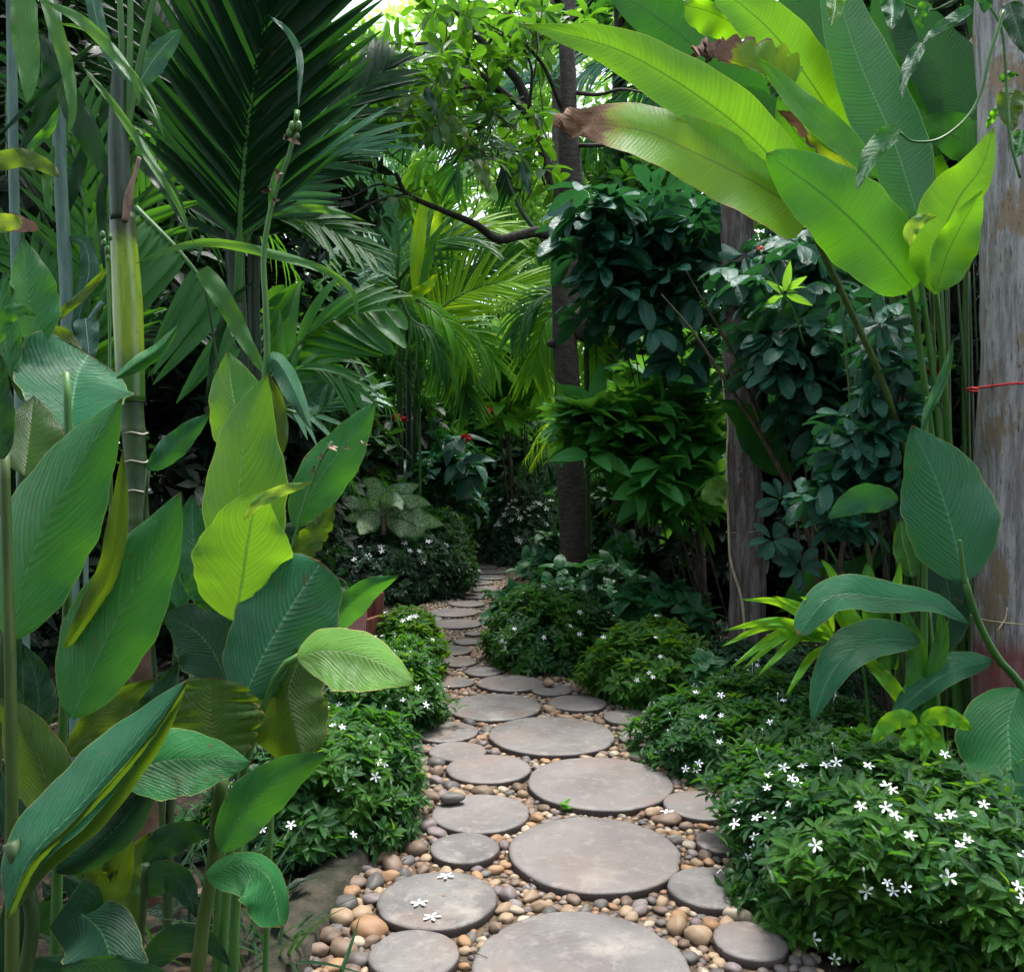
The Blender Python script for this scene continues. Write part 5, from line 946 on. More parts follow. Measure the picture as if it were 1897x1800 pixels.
palmtree('feather_palm', 'feathery cool green palm left of the upright lime blades', 735, 10.1, [(737, 505), (740, 700), (742, 900)],
 [([(735, 520), (738, 450), (730, 400), (715, 350)], 9.79, 'palm_cool', 21, 120, 3.2, D(ang=(.9, .4), face=.9)), ([(735, 520), (690, 470), (650, 460), (600, 480)], 9.64, 'palm_cool', 21, 90, 3.2, D(face=.6)), ([(735, 520), (690, 500), (660, 520), (630, 570)], 9.49, 'palm_cool', 19, 80, 3.2, D(face=.5, droop=.4)),
  ([(737, 520), (790, 460), (850, 440), (900, 450)], 9.95, 'palm_mid', 21, 110, 3.6, D(face=.7)), ([(737, 540), (780, 560), (830, 600), (860, 660)], 9.49, 'palm_lime', 23, 110, 3.6, D(face=.6, droop=.4)), ([(737, 540), (760, 590), (800, 620), (830, 690)], 9.18, 'palm_mid', 23, 100, 3.6, D(face=.5, droop=.5)),
  ([(737, 540), (700, 560), (660, 600), (640, 660)], 9.18, 'palm_mid', 21, 110, 4.1, D(face=.6, droop=.4)), ([(737, 520), (780, 480), (800, 400), (810, 330)], 10.41, 'palm_mid', 21, 100, 3.2, D(face=.9))], 'trunk_green', .040, None, (.16, .14))
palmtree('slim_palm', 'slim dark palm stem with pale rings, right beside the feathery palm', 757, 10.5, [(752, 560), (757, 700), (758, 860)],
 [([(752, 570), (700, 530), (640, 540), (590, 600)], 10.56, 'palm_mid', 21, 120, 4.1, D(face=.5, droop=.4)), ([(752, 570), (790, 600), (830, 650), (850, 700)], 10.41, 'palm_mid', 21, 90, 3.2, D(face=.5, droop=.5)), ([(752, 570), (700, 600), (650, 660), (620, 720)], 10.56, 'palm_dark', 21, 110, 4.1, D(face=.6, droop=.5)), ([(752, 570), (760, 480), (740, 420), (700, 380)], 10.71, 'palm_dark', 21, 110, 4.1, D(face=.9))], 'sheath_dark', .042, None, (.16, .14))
t = thing('upright_blade_plant', 'plant with two tall upright ribbed lime blades in the sunny middle', 'plant', ground_at(780, 9.6))
straps(t, [([(768, 545), (775, 480), (784, 400), (800, 335)], 17, 10, 9.44, 9.60, 'palm_yellow', 'lance'), ([(800, 480), (806, 430), (815, 380), (825, 340)], 9, 8, 9.76, 9.76, 'palm_yellow', 'lance'), ([(775, 545), (788, 500), (803, 450), (818, 415)], 13, 9, 9.52, 9.60, 'palm_mid', 'lance'), ([(745, 560), (765, 545), (790, 530), (812, 505)], 9, 12, 9.44, 9.44, 'palm_yellow', 'lance')])
mb = MB(); tube(mb, [P(770, 540, 9.5), P(776, 700, 9.6), ground_at(780, 9.6)], [.012, .02], n=20, sides=8); mb.build('stem', M['stem'], t)
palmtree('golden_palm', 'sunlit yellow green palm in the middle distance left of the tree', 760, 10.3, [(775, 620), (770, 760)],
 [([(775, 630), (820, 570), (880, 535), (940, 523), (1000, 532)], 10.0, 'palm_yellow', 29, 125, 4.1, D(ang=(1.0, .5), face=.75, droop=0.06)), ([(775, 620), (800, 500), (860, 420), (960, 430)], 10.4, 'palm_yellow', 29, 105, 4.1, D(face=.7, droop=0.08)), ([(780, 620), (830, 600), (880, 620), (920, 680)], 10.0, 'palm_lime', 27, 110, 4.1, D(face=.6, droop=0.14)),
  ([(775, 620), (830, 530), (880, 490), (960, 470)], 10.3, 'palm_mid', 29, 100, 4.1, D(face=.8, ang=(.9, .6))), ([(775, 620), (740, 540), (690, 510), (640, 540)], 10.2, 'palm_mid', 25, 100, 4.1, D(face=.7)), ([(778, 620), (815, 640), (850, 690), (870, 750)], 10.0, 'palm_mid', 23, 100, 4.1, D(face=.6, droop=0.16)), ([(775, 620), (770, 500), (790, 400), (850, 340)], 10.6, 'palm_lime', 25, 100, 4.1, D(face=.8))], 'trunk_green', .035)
palmtree('hanging_frond_palm', 'palm behind the tree trunk with a frond hanging down on its left side', 1090, 8.9, [(1085, 560), (1088, 800)],
 [([(1080, 560), (1040, 565), (1005, 610), (990, 690)], 8.7, 'palm_lime', 21, 110, 4.5, D(face=.6, droop=.3)), ([(1082, 560), (1030, 540), (980, 570), (950, 620)], 8.9, 'palm_mid', 21, 100, 4.1, D(face=.6, droop=.3)), ([(1085, 560), (1110, 590), (1130, 640), (1140, 700)], 9.0, 'palm_yellow', 25, 70, 3.2, D(face=.7, droop=.3)), ([(1085, 560), (1130, 540), (1180, 560), (1220, 620)], 9.0, 'palm_lime', 23, 80, 3.2, D(face=.6)), ([(1085, 560), (1100, 620), (1105, 680), (1100, 740)], 8.9, 'palm_lime', 23, 70, 3.2, D(face=.7))], 'trunk_green', .03)
palmtree('high_palm', 'palm with dark cool fronds high up to the right of the tree trunk', 1250, 9.5, [(1250, 130), (1255, 500), (1258, 900)],
 [([(1250, 140), (1190, 110), (1130, 110), (1070, 150)], 9.3, 'palm_cool', 25, 100, 3.6, D(face=.6, droop=.3)), ([(1250, 140), (1180, 160), (1130, 200), (1090, 270)], 9.3, 'palm_mid', 25, 100, 3.6, D(face=.6, droop=.4)), ([(1250, 140), (1200, 210), (1180, 280), (1170, 360)], 9.3, 'palm_cool', 25, 100, 3.6, D(face=.7, droop=.3)), ([(1250, 140), (1300, 60), (1370, 30), (1440, 60)], 9.4, 'palm_mid', 25, 120, 4.1, D(face=.6)), ([(1250, 140), (1240, 60), (1200, 0), (1150, -40)], 9.4, 'palm_mid', 25, 120, 4.1, D(face=.8)), ([(1250, 150), (1300, 170), (1340, 230), (1370, 320)], 9.3, 'palm_cool', 23, 110, 4.1, D(face=.6, droop=.4)), ([(1250, 150), (1160, 100), (1090, 90), (1000, 120)], 9.6, 'palm_cool', 25, 110, 4.1, D(face=.6, droop=.3))], 'sheath_dark', .05)
palmtree('dark_fan_palm', 'small dark palm fronds hanging before the bright foliage left of the trunk', 1052, 9.6, [(905, 250), (960, 380), (1045, 560)],
 [([(905, 250), (930, 265), (945, 300), (950, 350)], 9.6, 'palm_dark', 19, 80, 3.2, D(face=.6, droop=.3)), ([(905, 250), (880, 270), (850, 300), (840, 340)], 9.6, 'palm_mid', 19, 90, 3.2, D(face=.6, droop=.3)), ([(905, 250), (860, 220), (800, 220), (740, 270)], 9.6, 'palm_mid', 21, 90, 4.1, D(face=.6, droop=.3)), ([(905, 250), (920, 180), (960, 140), (1010, 140)], 9.6, 'palm_cool', 21, 90, 4.1, D(face=.8)), ([(905, 250), (840, 260), (780, 300), (760, 370)], 9.8, 'palm_lime', 21, 90, 4.1, D(face=.6, droop=.3))], 'trunk_green', .03)
def palm3d(name, label, x, y, h, nf, R_, L, W, mats, r=.04, seed=0, up=.5):
    """free-standing palm with arching fronds all round"""
    t = thing(name, label, 'palm', (x, y, 0)); mb = MB(); tube(mb, [(x + random.uniform(-.1, .1), y, h), (x + random.uniform(-.05, .05), y, h * .5), (x, y, -.02)], [r * .8, r], n=40, sides=8, rings=(.18, .1)); mb.build('trunk', M['trunk_green'], t)
    for i in range(nf):
        a = i * 2.4 + seed; e = up * random.uniform(.3, 1.3); dx, dy = math.cos(a), math.sin(a); rr = R_ * random.uniform(.8, 1.1)
        pts = [(x, y, h), (x + dx * rr * .35, y + dy * rr * .35, h + rr * (.25 + .35 * e)), (x + dx * rr * .75, y + dy * rr * .75, h + rr * (.2 + .35 * e)), (x + dx * rr * 1.05, y + dy * rr * 1.05, h + rr * (.35 * e - .2))]
        frond(t, pts, M[mats[i % len(mats)]], M['stem'], 22, L, W * .6, (1.1, .5), (0, 0, 1), .3, .15, r0=.012, rows=4)
    return t
for args in [('arching_palm', 'arching palm in deep shade behind the canna clump, near the left edge', -2.9, 5.0, 2.6, 9, 1.5, .5, .022, ['palm_dark', 'palm_dark', 'palm_mid'], .05, 1),
 ('arching_palm', 'arching palm in deep shade just left of the slim ringed palm stems', -1.95, 6.2, 1.9, 9, 1.3, .45, .020, ['palm_dark', 'palm_mid'], .04, 2),
 ('arching_palm', 'low arching palm behind the hedge like shrub on the left', -2.7, 9.0, 1.0, 9, 1.1, .4, .018, ['palm_mid', 'palm_dark'], .04, 3),
 ('arching_palm', 'bright arching palm standing beyond the golden palm', -2.7, 12.5, 3.2, 10, 2.0, .6, .03, ['palm_lime', 'palm_mid'], .06, 4),
 ('arching_palm', 'tall arching palm beyond the path end, with cool green fronds', -3.2, 11.5, 4.6, 11, 2.2, .65, .03, ['palm_mid', 'palm_cool'], .07, 5),
 ('arching_palm', 'arching palm in the far right shade behind the lobed leaf shrub', 2.6, 9.0, 2.4, 9, 1.6, .5, .024, ['palm_mid', 'palm_lime'], .05, 6),
 ('arching_palm', 'small arching palm right of the tree among fern like fronds', 1.25, 10.8, 1.5, 10, 1.1, .35, .018, ['palm_lime', 'palm_yellow'], .04, 7),
 ('arching_palm', 'small arching palm left of the tree behind the red flowers', .95, 13.0, 1.3, 10, 1.0, .35, .016, ['palm_mid', 'palm_cool'], .035, 8),
 ('arching_palm', 'tall palm far behind on the left, against the sky', -5.0, 14.0, 6.5, 11, 2.6, .8, .04, ['palm_mid'], .09, 9)]:
    palm3d(*args)
# ------------------------------------------------ main tree with dark branches
td = 8.0
t = thing('tree', 'tree with a straight grey brown trunk rising from the shrubs in the middle', 'tree', ground_at(1063, td))
mb = MB(); tube(mb, [P(1054, -60, td), P(1051, 60, td), P(1053, 200, td), P(1058, 380, td), P(1050, 450, td), P(1047, 560, td), P(1050, 700, td), P(1056, 850, td), P(1063, 1000, td), ground_at(1066, td) + [0, 0, -.05]],
      [.070, .066, .085, .11, .13, .118, .115, .12, .13, .145], n=90, sides=20, wob=.05, rings=(.31, .03))
V = mb.V[0]; V[:, 0] += .008 * lump(V, 5, 1); mb.build('trunk', M['bark'], t)
mb = MB(); V0, F0 = ico(3); c = P(1076, 600, td - .05); mb.add(V0 * np.array([.10, .09, .17]) * (1 + .12 * lump(V0, 2, 3))[:, None] + c, None, F0); c = P(1022, 636, td - .02); mb.add(V0 * np.array([.05, .05, .04]) + c, None, F0); mb.build('burl', M['bark'], t)
BR = [([(1050, 440), (1012, 300), (985, 222), (965, 160), (938, 125), (900, 85), (868, 50), (815, -20)], .06, .022), ([(985, 222), (950, 185), (912, 155), (880, 130), (856, 126)], .035, .012), ([(975, 200), (925, 170), (880, 162), (845, 164)], .026, .012),
      ([(1045, 450), (1000, 430), (960, 437), (920, 443), (880, 415), (820, 390), (755, 360), (733, 320)], .05, .018), ([(755, 360), (700, 372), (660, 392), (640, 402)], .016, .006), ([(750, 355), (700, 342), (640, 368), (575, 360)], .012, .004),
      ([(1068, 172), (1110, 175), (1150, 166), (1195, 172)], .022, .008), ([(1045, 210), (1005, 120), (960, 75), (900, 60)], .022, .01), ([(875, 60), (790, 80), (720, 80), (640, 62)], .022, .006), ([(720, 80), (690, 110), (670, 150), (640, 160)], .012, .004),
      ([(980, 200), (985, 130), (965, 85), (930, 60)], .016, .006), ([(1060, 40), (1090, 10), (1110, -20)], .02, .01), ([(900, 90), (930, 40), (960, 0), (940, -30)], .015, .006), ([(970, 180), (900, 215), (850, 218), (800, 240)], .012, .004), ([(870, 250), (850, 280), (810, 300), (790, 300)], .01, .004),
      ([(1030, 380), (1005, 330), (1010, 300), (1000, 270)], .012, .005), ([(1070, 270), (1120, 268), (1150, 255)], .02, .012), ([(1057, 60), (1030, -10), (1010, -60)], .04, .03),
      ([(912, 150), (890, 120), (870, 110), (840, 105)], .012, .004), ([(940, 230), (900, 190), (870, 185), (820, 200)], .010, .003), ([(800, 80), (770, 120), (760, 160), (735, 190)], .010, .003), ([(850, 218), (830, 250), (790, 262), (760, 255)], .008, .003), ([(955, 75), (985, 60), (1010, 20)], .010, .004), ([(680, 85), (660, 110), (630, 120), (600, 150)], .010, .003), ([(1010, 300), (960, 280), (920, 290), (880, 285)], .010, .003), ([(900, 290), (870, 270), (840, 290), (800, 330)], .008, .003)]
for pts, r0, r1 in BR:
    ds = np.linspace(td, td - .9 if r0 < .05 else td - .6, len(pts)) if pts[0][0] > 1000 else np.full(len(pts), td - .5) - np.linspace(0, .5, len(pts))
    mb = MB(); tube(mb, P([p[0] for p in pts], [p[1] for p in pts], ds), [r0, r1], n=36, sides=8, wob=.08); mb.build('branch', M['branch'], t)
def pxc(ells, n, dr):
    """random points inside a set of ellipses (photo px) at depths dr"""
    w_ = np.array([e[2] * e[3] * (e[4] if len(e) > 4 else 1) for e in ells], float); w_ /= w_.sum(); k = rng.choice(len(ells), n, p=w_); e = np.array([x[:4] for x in ells], float)[k]
    a = rng.uniform(0, 2 * np.pi, n); r = np.sqrt(rng.random(n)) * .98
    return P(e[:, 0] + e[:, 2] * r * np.cos(a), e[:, 1] + e[:, 3] * r * np.sin(a), rng.uniform(dr[0], dr[1], n))
def twigs(mb, C, n, L=.18, r=.003):
    for i in rng.choice(len(C), min(n, len(C)), replace=False):
        e = C[i] + rng.normal(0, 1, 3) * L * .5 + [0, 0, -L * .5]; tube(mb, [C[i], (C[i] + e) / 2 + [0, 0, .02], e, e + (e - C[i]) * .8], [r, r * 2], n=6, sides=5)
C = pxc([(690, 120, 80, 40, .7), (790, 110, 100, 60), (880, 70, 110, 60), (960, 60, 80, 60), (840, 200, 110, 60), (930, 250, 90, 60), (720, 210, 70, 60), (640, 130, 60, 70), (900, 310, 40, 30, .6), (860, 10, 120, 30), (1000, 330, 40, 50, .5), (770, 360, 60, 26, .5), (1060, 20, 60, 40, .5), (590, 90, 40, 50)], 230, (6.6, 8.6))
mb = MB(); rosettes(mb, C, np.tile([[0, 0, 1.]], (len(C), 1)) + rng.normal(0, .5, (len(C), 3)), 7, .19, .036, (.7, 1.7), 'obov', sag=.25); mb.build('crown', M['tree'], t)
mb = MB(); twigs(mb, C, 200); tag(mb.build('twigwork', M['branch'], t), kind='stuff')
# the yellowing hanging leaves below the crown
for pts, w_, m_ in (([(882, 295), (893, 315), (900, 335), (905, 352)], 13, 'canna_olive'), ([(892, 330), (905, 345), (915, 360), (921, 375)], 11, 'canna_lime'), ([(868, 300), (862, 315), (860, 325), (858, 332)], 10, 'banana_mid'), ([(965, 300), (972, 325), (978, 345), (980, 362)], 10, 'canna_dark'), ([(830, 215), (845, 228), (860, 245), (870, 262)], 8, 'canna_olive'), ([(808, 200), (820, 225), (828, 250), (832, 268)], 10, 'canna_olive'), ([(790, 160), (795, 180), (805, 200), (800, 215)], 9, 'canna_dark'), ([(765, 175), (750, 195), (738, 210), (725, 215)], 9, 'canna_olive')):
    pxleaf('leaf', pts, w_, w_, 6.6, 6.5, M[m_], t, kind='ovate', ms=7, nt_=14)
# ------------------------------------------------ generic leafy things
def leafy(name, label, cat, base, ells, n, dr, L, W, mat, k=6, th=(.7, 1.5), tp='ov', sag=.2, stems=6, sr=.008, smat='twig', group=None, axis=(0, 0, 1), ax_j=.4, stem_part='stem'):
    """plant whose foliage fills ellipses of the photo at depths dr"""
    b = ground_at(*base); t = thing(name, label, cat, b, group); C = pxc(ells, n, dr); C = C[C[:, 2] > .04]
    mb = MB(); rosettes(mb, C, np.tile([axis], (len(C), 1)).astype(float) + rng.normal(0, ax_j, (len(C), 3)), k, L, W, th, tp, sag); mb.build('foliage', M[mat], t)
    mb = MB()
    for i in rng.choice(len(C), min(stems, len(C)), replace=False):
        e = C[i]; tube(mb, [b + rng.normal(0, .05, 3) * [1, 1, 0], b * .5 + e * .5 + rng.normal(0, .06, 3), e], [sr, sr * .35], n=14, sides=6, wob=.05)
    if stems: mb.build(stem_part, M[smat], t)
    return t
# shrub with lobed blue green leaves
palm5 = dict(th=(1.0, 1.6), k=7, tp='obov')
t = leafy('lobed_leaf_shrub', 'tall shrub with dark blue green lobed leaves between the tree and the grey post', 'shrub', (1330, 5.9), [(1130, 430, 95, 75), (1215, 470, 110, 100), (1180, 560, 70, 80, .8), (1260, 400, 90, 60), (1100, 400, 60, 50), (1300, 560, 60, 90, .6), (1250, 640, 50, 50, .5), (1210, 380, 100, 30), (1160, 500, 130, 120, .35), (1300, 480, 60, 90, .5), (1090, 480, 40, 60, .4)], 150, (5.4, 6.6), .22, .050, 'cassava', sag=.40, stems=5, smat='branch', **palm5)
t = leafy('lobed_leaf_shrub', 'shrub with blue green lobed leaves lit from above, right of the grey post', 'shrub', (1540, 4.7), [(1480, 640, 70, 60, 1.5), (1540, 700, 80, 70, 1.3), (1440, 590, 60, 40), (1500, 770, 60, 50, .8), (1590, 740, 50, 50, .7), (1430, 500, 90, 70, .8), (1520, 480, 60, 50, .6), (1500, 640, 150, 160, .25), (1620, 660, 60, 80, .5)], 190, (4.2, 5.3), .165, .040, 'cassava', sag=.55, stems=6, **palm5)
t = leafy('lobed_leaf_shrub', 'dim lobed leaf shrub filling the shade before the leaf stalks', 'shrub', (1660, 4.0), [(1640, 720, 60, 80), (1590, 820, 70, 60, .8), (1660, 860, 50, 90, .7), (1560, 930, 70, 60, .6), (1650, 620, 40, 60, .5)], 110, (3.5, 4.0), .12, .030, 'cassava', sag=.5, stems=5, smat='branch', **palm5)
for pts, r_ in (([(1225, 545), (1280, 610), (1340, 700), (1400, 790), (1450, 880), (1490, 970), (1530, 1120)], .014), ([(1270, 500), (1310, 570), (1360, 660), (1400, 760), (1420, 830)], .010), ([(1600, 760), (1590, 900), (1560, 1020), (1555, 1100)], .012), ([(1650, 960), (1620, 1020), (1600, 1080)], .010), ([(1680, 700), (1640, 820), (1610, 960)], .010), ([(1560, 800), (1570, 900), (1590, 1000)], .009)):
    mb = MB(); tube(mb, [P(x, y, 4.5) for x, y in pts], [r_ * .15, r_ * .7, r_, r_], n=30, sides=8, wob=.1, rings=(.06, .12)); mb.build('stem', M['twig'], t)
for (x, y, m_) in ((1445, 925, 'cassava'), (1430, 1000, 'cassava'), (1480, 1050, 'cassava')):
    c = P(x, y, 4.35)[None]; mb = MB(); rosettes(mb, c, np.array([[0, -.8, .5]]), 9, .12, .028, (1.0, 1.5), 'obov'); mb.build('foliage', M[m_], t)
t = leafy('lobed_leaf_shrub', 'young shoot with yellow green lobed leaves and one tiny red flower', 'shrub', (1480, 4.2), [(1450, 545, 14, 10)], 2, (4.0, 4.05), .12, .018, 'lime', k=5, sag=0, stems=0)
mb = MB(); tube(mb, [P(1408, 465, 4.0), P(1430, 505, 4.0), P(1450, 545, 4.0), P(1470, 575, 4.02), P(1490, 640, 4.1)], [.003, .005], n=20, sides=6); mb.build('stem', M['stem'], t)
def flowerhead(pos, r, n, mat, parent=None, label=None, cat='flower'):
    mb = MB(); V0, F0 = ico(1)
    for i in range(n):
        d = nrm(rng.normal(size=3)); d[2] = abs(d[2]) * .8; c = np.array(pos) + d * r * rng.uniform(.3, 1); rosettes(mb, c[None], d[None], 5, r * .45, r * .18, (.9, 1.3), 'far')
    o = mb.build('flower_head', M[mat], parent, origin=None if parent else tuple(pos)); return o
flowerhead(P(1408, 463, 4.0), .02, 9, 'red', t)
# leafy green shrub in front of the tree's right side
t = leafy('leafy_green_shrub', 'fresh green shrub with pointed leaves right beside the tree trunk', 'shrub', (1290, 6.9), [(1110, 800, 60, 50, 1.5), (1190, 810, 80, 70, 1.2), (1170, 770, 110, 30, 1.5), (1280, 850, 60, 90), (1230, 920, 90, 50, .8), (1260, 740, 70, 50, .8), (1330, 900, 20, 60, .3)], 300, (5.6, 6.8), .25, .058, 'shrub', k=6, sag=.25, tp='ov', stems=5, smat='stem_dark')
t = leafy('leafy_green_shrub', 'paler small leaved bush behind the grey post and the fresh green shrub', 'shrub', (1280, 8.2), [(1270, 720, 90, 70), (1210, 690, 70, 50), (1310, 800, 60, 80), (1230, 600, 60, 60, .6), (1340, 640, 40, 60, .5)], 420, (7.6, 9.0), .12, .026, 'shrub', k=6, sag=.2, stems=10)
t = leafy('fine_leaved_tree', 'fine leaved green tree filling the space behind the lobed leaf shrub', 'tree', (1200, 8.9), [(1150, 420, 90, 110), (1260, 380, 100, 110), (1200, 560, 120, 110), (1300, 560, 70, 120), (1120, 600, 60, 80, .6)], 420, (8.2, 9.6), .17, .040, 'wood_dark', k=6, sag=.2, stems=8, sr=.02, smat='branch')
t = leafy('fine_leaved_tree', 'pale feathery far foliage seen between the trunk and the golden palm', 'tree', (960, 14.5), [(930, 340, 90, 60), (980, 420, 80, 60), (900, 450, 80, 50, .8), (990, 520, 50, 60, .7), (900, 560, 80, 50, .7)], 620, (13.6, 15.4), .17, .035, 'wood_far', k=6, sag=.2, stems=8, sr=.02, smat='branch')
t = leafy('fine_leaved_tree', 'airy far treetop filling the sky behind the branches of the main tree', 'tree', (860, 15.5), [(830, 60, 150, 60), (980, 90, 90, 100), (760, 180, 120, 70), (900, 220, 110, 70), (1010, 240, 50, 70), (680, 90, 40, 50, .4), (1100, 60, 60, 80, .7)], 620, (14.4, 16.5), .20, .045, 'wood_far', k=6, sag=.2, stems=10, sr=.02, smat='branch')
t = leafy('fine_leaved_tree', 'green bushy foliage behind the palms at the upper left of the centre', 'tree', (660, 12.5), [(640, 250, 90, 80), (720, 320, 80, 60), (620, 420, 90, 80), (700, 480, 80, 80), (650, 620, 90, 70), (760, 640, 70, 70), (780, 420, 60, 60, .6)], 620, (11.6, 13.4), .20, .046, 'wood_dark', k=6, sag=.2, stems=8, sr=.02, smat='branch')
# pleated-leaf ground plants
PG_ = 'plants with pleated oval leaves around the tree foot'
for lab, base, e, n, dr, L in (('pleated leaf plant at the path edge with leaves hanging over the far stones', (930, 7.2), [(945, 1100, 30, 26), (925, 1165, 22, 36), (945, 1185, 36, 36), (975, 1120, 40, 36)], 34, (6.7, 7.6), .12),
    ('pleated leaf plant in front of the tree foot, above the dark flowering shrub', (1080, 6.9), [(1060, 1075, 70, 28), (1120, 1070, 60, 30), (1020, 1100, 60, 26), (1090, 1110, 60, 24)], 46, (6.6, 7.5), .14),
    ('bright pleated leaf plant above the light green shrub', (1230, 5.8), [(1190, 1110, 45, 30), (1250, 1120, 60, 40), (1210, 1160, 50, 30), (1290, 1150, 30, 40)], 40, (5.5, 6.1), .13),
    ('dim pleated leaf plant in the shade behind the tree on the right', (1200, 8.4), [(1170, 1030, 60, 30), (1230, 1040, 50, 26), (1120, 1030, 30, 20)], 46, (8, 9), .15),
    ('pleated leaf plant left of the tree foot near the far round shrub', (1000, 9.2), [(1010, 1040, 40, 26), (1025, 1010, 36, 24), (985, 1062, 24, 16)], 46, (8.8, 9.8), .14),
    ('small cluster of round pleated leaves between two flowering shrubs', (1310, 4.6), [(1300, 1235, 24, 20)], 5, (4.4, 4.5), .09),
    ('low pleated leaf plant behind the wooden box', (640, 6.9), [(640, 1110, 60, 26)], 20, (6.7, 7.2), .12)):
    leafy('pleated_leaf_plant', lab, 'plant', base, e, n, dr, L, L * .36, 'pilea', k=6, th=(.9, 1.6), tp='ovbig', sag=.15, stems=8, sr=.006, smat='stem_dark', group=PG_, axis=(0, -.25, 1))
# cream speckled plant on the left and its dark heart leaved neighbour
dd_ = 8.9
t = thing('speckled_leaf_plant', 'plant with cream speckled broad leaves above the dark hedge like shrub', 'plant', ground_at(712, dd_))
for pts, w_, e in (([(708, 955), (700, 920), (688, 895), (672, 890)], 17, -.1), ([(712, 950), (730, 920), (755, 905), (778, 898)], 14, -.1), ([(715, 952), (745, 930), (780, 930), (798, 935)], 13, -.2), ([(706, 960), (685, 965), (672, 980), (666, 990)], 17, -.3), ([(715, 960), (750, 955), (790, 965), (822, 972)], 16, -.2), ([(712, 950), (720, 925), (738, 930), (745, 945)], 12, -.35), ([(716, 962), (740, 975), (770, 985), (790, 978)], 13, -.3), ([(705, 955), (680, 940), (655, 930), (632, 918)], 12, .1), ([(710, 950), (715, 930), (722, 912), (735, 895)], 10, .1), ([(700, 960), (672, 950), (650, 960), (634, 958)], 10, .2)):
    pxleaf('leaf', pts, w_ * 1.3, w_ * 1.3, dd_, dd_ + e, M['dieff'], t, kind='ovate', nt_=18, ms=9)
mb = MB(); tube(mb, [P(710, 955, dd_), P(712, 985, dd_), ground_at(712, dd_)], [.025, .03], n=20, sides=10, rings=(.06, .1)); mb.build('stem', M['dry'], t)
t = leafy('dark_leaf_shrub', 'shrub with large dark drooping leaves and a red flower cluster in the middle', 'shrub', (810, 10.6), [(800, 850, 40, 24), (850, 860, 30, 30), (790, 900, 40, 26), (850, 920, 30, 30), (830, 820, 20, 14, .6)], 34, (9.9, 10.8), .32, .085, 'cassava', k=4, sag=.5, tp='ovbig', stems=8, sr=.014)
flowerhead(P(864, 812, 9.9), .07, 26, 'red', t); flowerhead(P(862, 822, 9.85), .05, 12, 'red', t)
t = leafy('lime_leaf_shrub', 'bright lime green shrub with red flower heads left of the tree trunk', 'shrub', (960, 12.2), [(930, 700, 50, 50), (980, 680, 40, 60), (940, 760, 40, 30, .8), (1000, 740, 24, 30, .7), (900, 680, 20, 30, .5), (960, 640, 50, 30)], 130, (11.4, 12.8), .30, .075, 'lime', k=6, sag=.35, tp='ov', stems=10, sr=.014)
for (x, y) in ((895, 758), (903, 764), (912, 628)): flowerhead(P(x, y, 11.3), .08, 18, 'orange' if y < 700 else 'red', t)
t = leafy('dark_leaf_shrub', 'dark shrub with one red flower behind the slim ringed palm stems', 'shrub', (730, 11.4), [(700, 790, 50, 60), (750, 820, 40, 60), (690, 860, 60, 30), (780, 770, 30, 40)], 90, (10.9, 11.8), .24, .055, 'palm_mid' if False else 'dark', k=6, sag=.4, stems=8, sr=.012)
flowerhead(P(735, 775, 9.9), .06, 14, 'red', t); flowerhead(P(748, 777, 9.9), .05, 10, 'red', t)
# strappy clumps
for lab, x, y, n, L, m_ in (('arching strap leaved clump at the foot of the slim palm stems', -1.45, 11.0, 14, .8, 'palm_mid'), ('strap leaved clump with upright blades left of the slim palm stems', -1.9, 11.3, 16, 1.1, 'palm_mid'), ('strap leaved clump beyond the path bend below the red flowers', -.9, 13.6, 12, .7, 'palm_mid'), ('pale striped tuft of narrow leaves above the far round shrub', .12, 13.3, 8, .35, 'palm_cool'), ('strap leaved clump beside the far round shrub on its right', 1.15, 12.6, 16, 1.0, 'palm_mid'), ('dark strap leaved clump in shade behind the canna seed stalk', -2.5, 6.2, 12, .9, 'palm_dark'), ('dark strap leaved clump left of the hedge like shrub', -3.3, 8.6, 12, 1.0, 'palm_dark')):
    tuft(lab, (x, y, 0), 0, n, L, m_, 'plant', .08, 'strap_leaf_clump', .02, (.25, 1.1))
# wooden box and posts on the left of the path
def boxmesh(mb, c, s, rz=0.0, bev=.006):
    c = np.array(c, float); s = np.array(s, float) / 2; V = []; ca, sa = math.cos(rz), math.sin(rz)
    for z, i in ((-s[2], bev), (-s[2] + bev, 0), (s[2] - bev, 0), (s[2], bev)):
        for sx_, sy_ in ((-1, -1), (1, -1), (1, 1), (-1, 1)): x, y = sx_ * (s[0] - i), sy_ * (s[1] - i); V.append([x * ca - y * sa, x * sa + y * ca, z])
    mb.add(np.array(V) + c, np.vstack([grid_faces(4, 4, True), [[3, 2, 1, 0], [12, 13, 14, 15]]])); return mb
bx = thing('wooden_box', 'faded pink open wooden box half hidden by canna leaves beside the path', 'box', ground_at(668, 5.5))
cc = ground_at(668, 5.5); rz = -.35
for i, (dx, dy, sx_, sy_, m_, nm) in enumerate(((0, -.11, .20, .024, 'boxpink', 'side_panel'), (.095, 0, .024, .22, 'boxbrown', 'side_panel'), (-.095, 0, .024, .22, 'boxbrown', 'side_panel'), (0, .11, .20, .024, 'boxbrown', 'side_panel'))):
    ca, sa = math.cos(rz), math.sin(rz); mb = MB(); h = .54 if i != 1 else .40
    boxmesh(mb, cc + np.array([dx * ca - dy * sa, dx * sa + dy * ca, h / 2 + .02]), (sx_, sy_, h), rz); mb.build(nm, M[m_], bx, smooth=False)
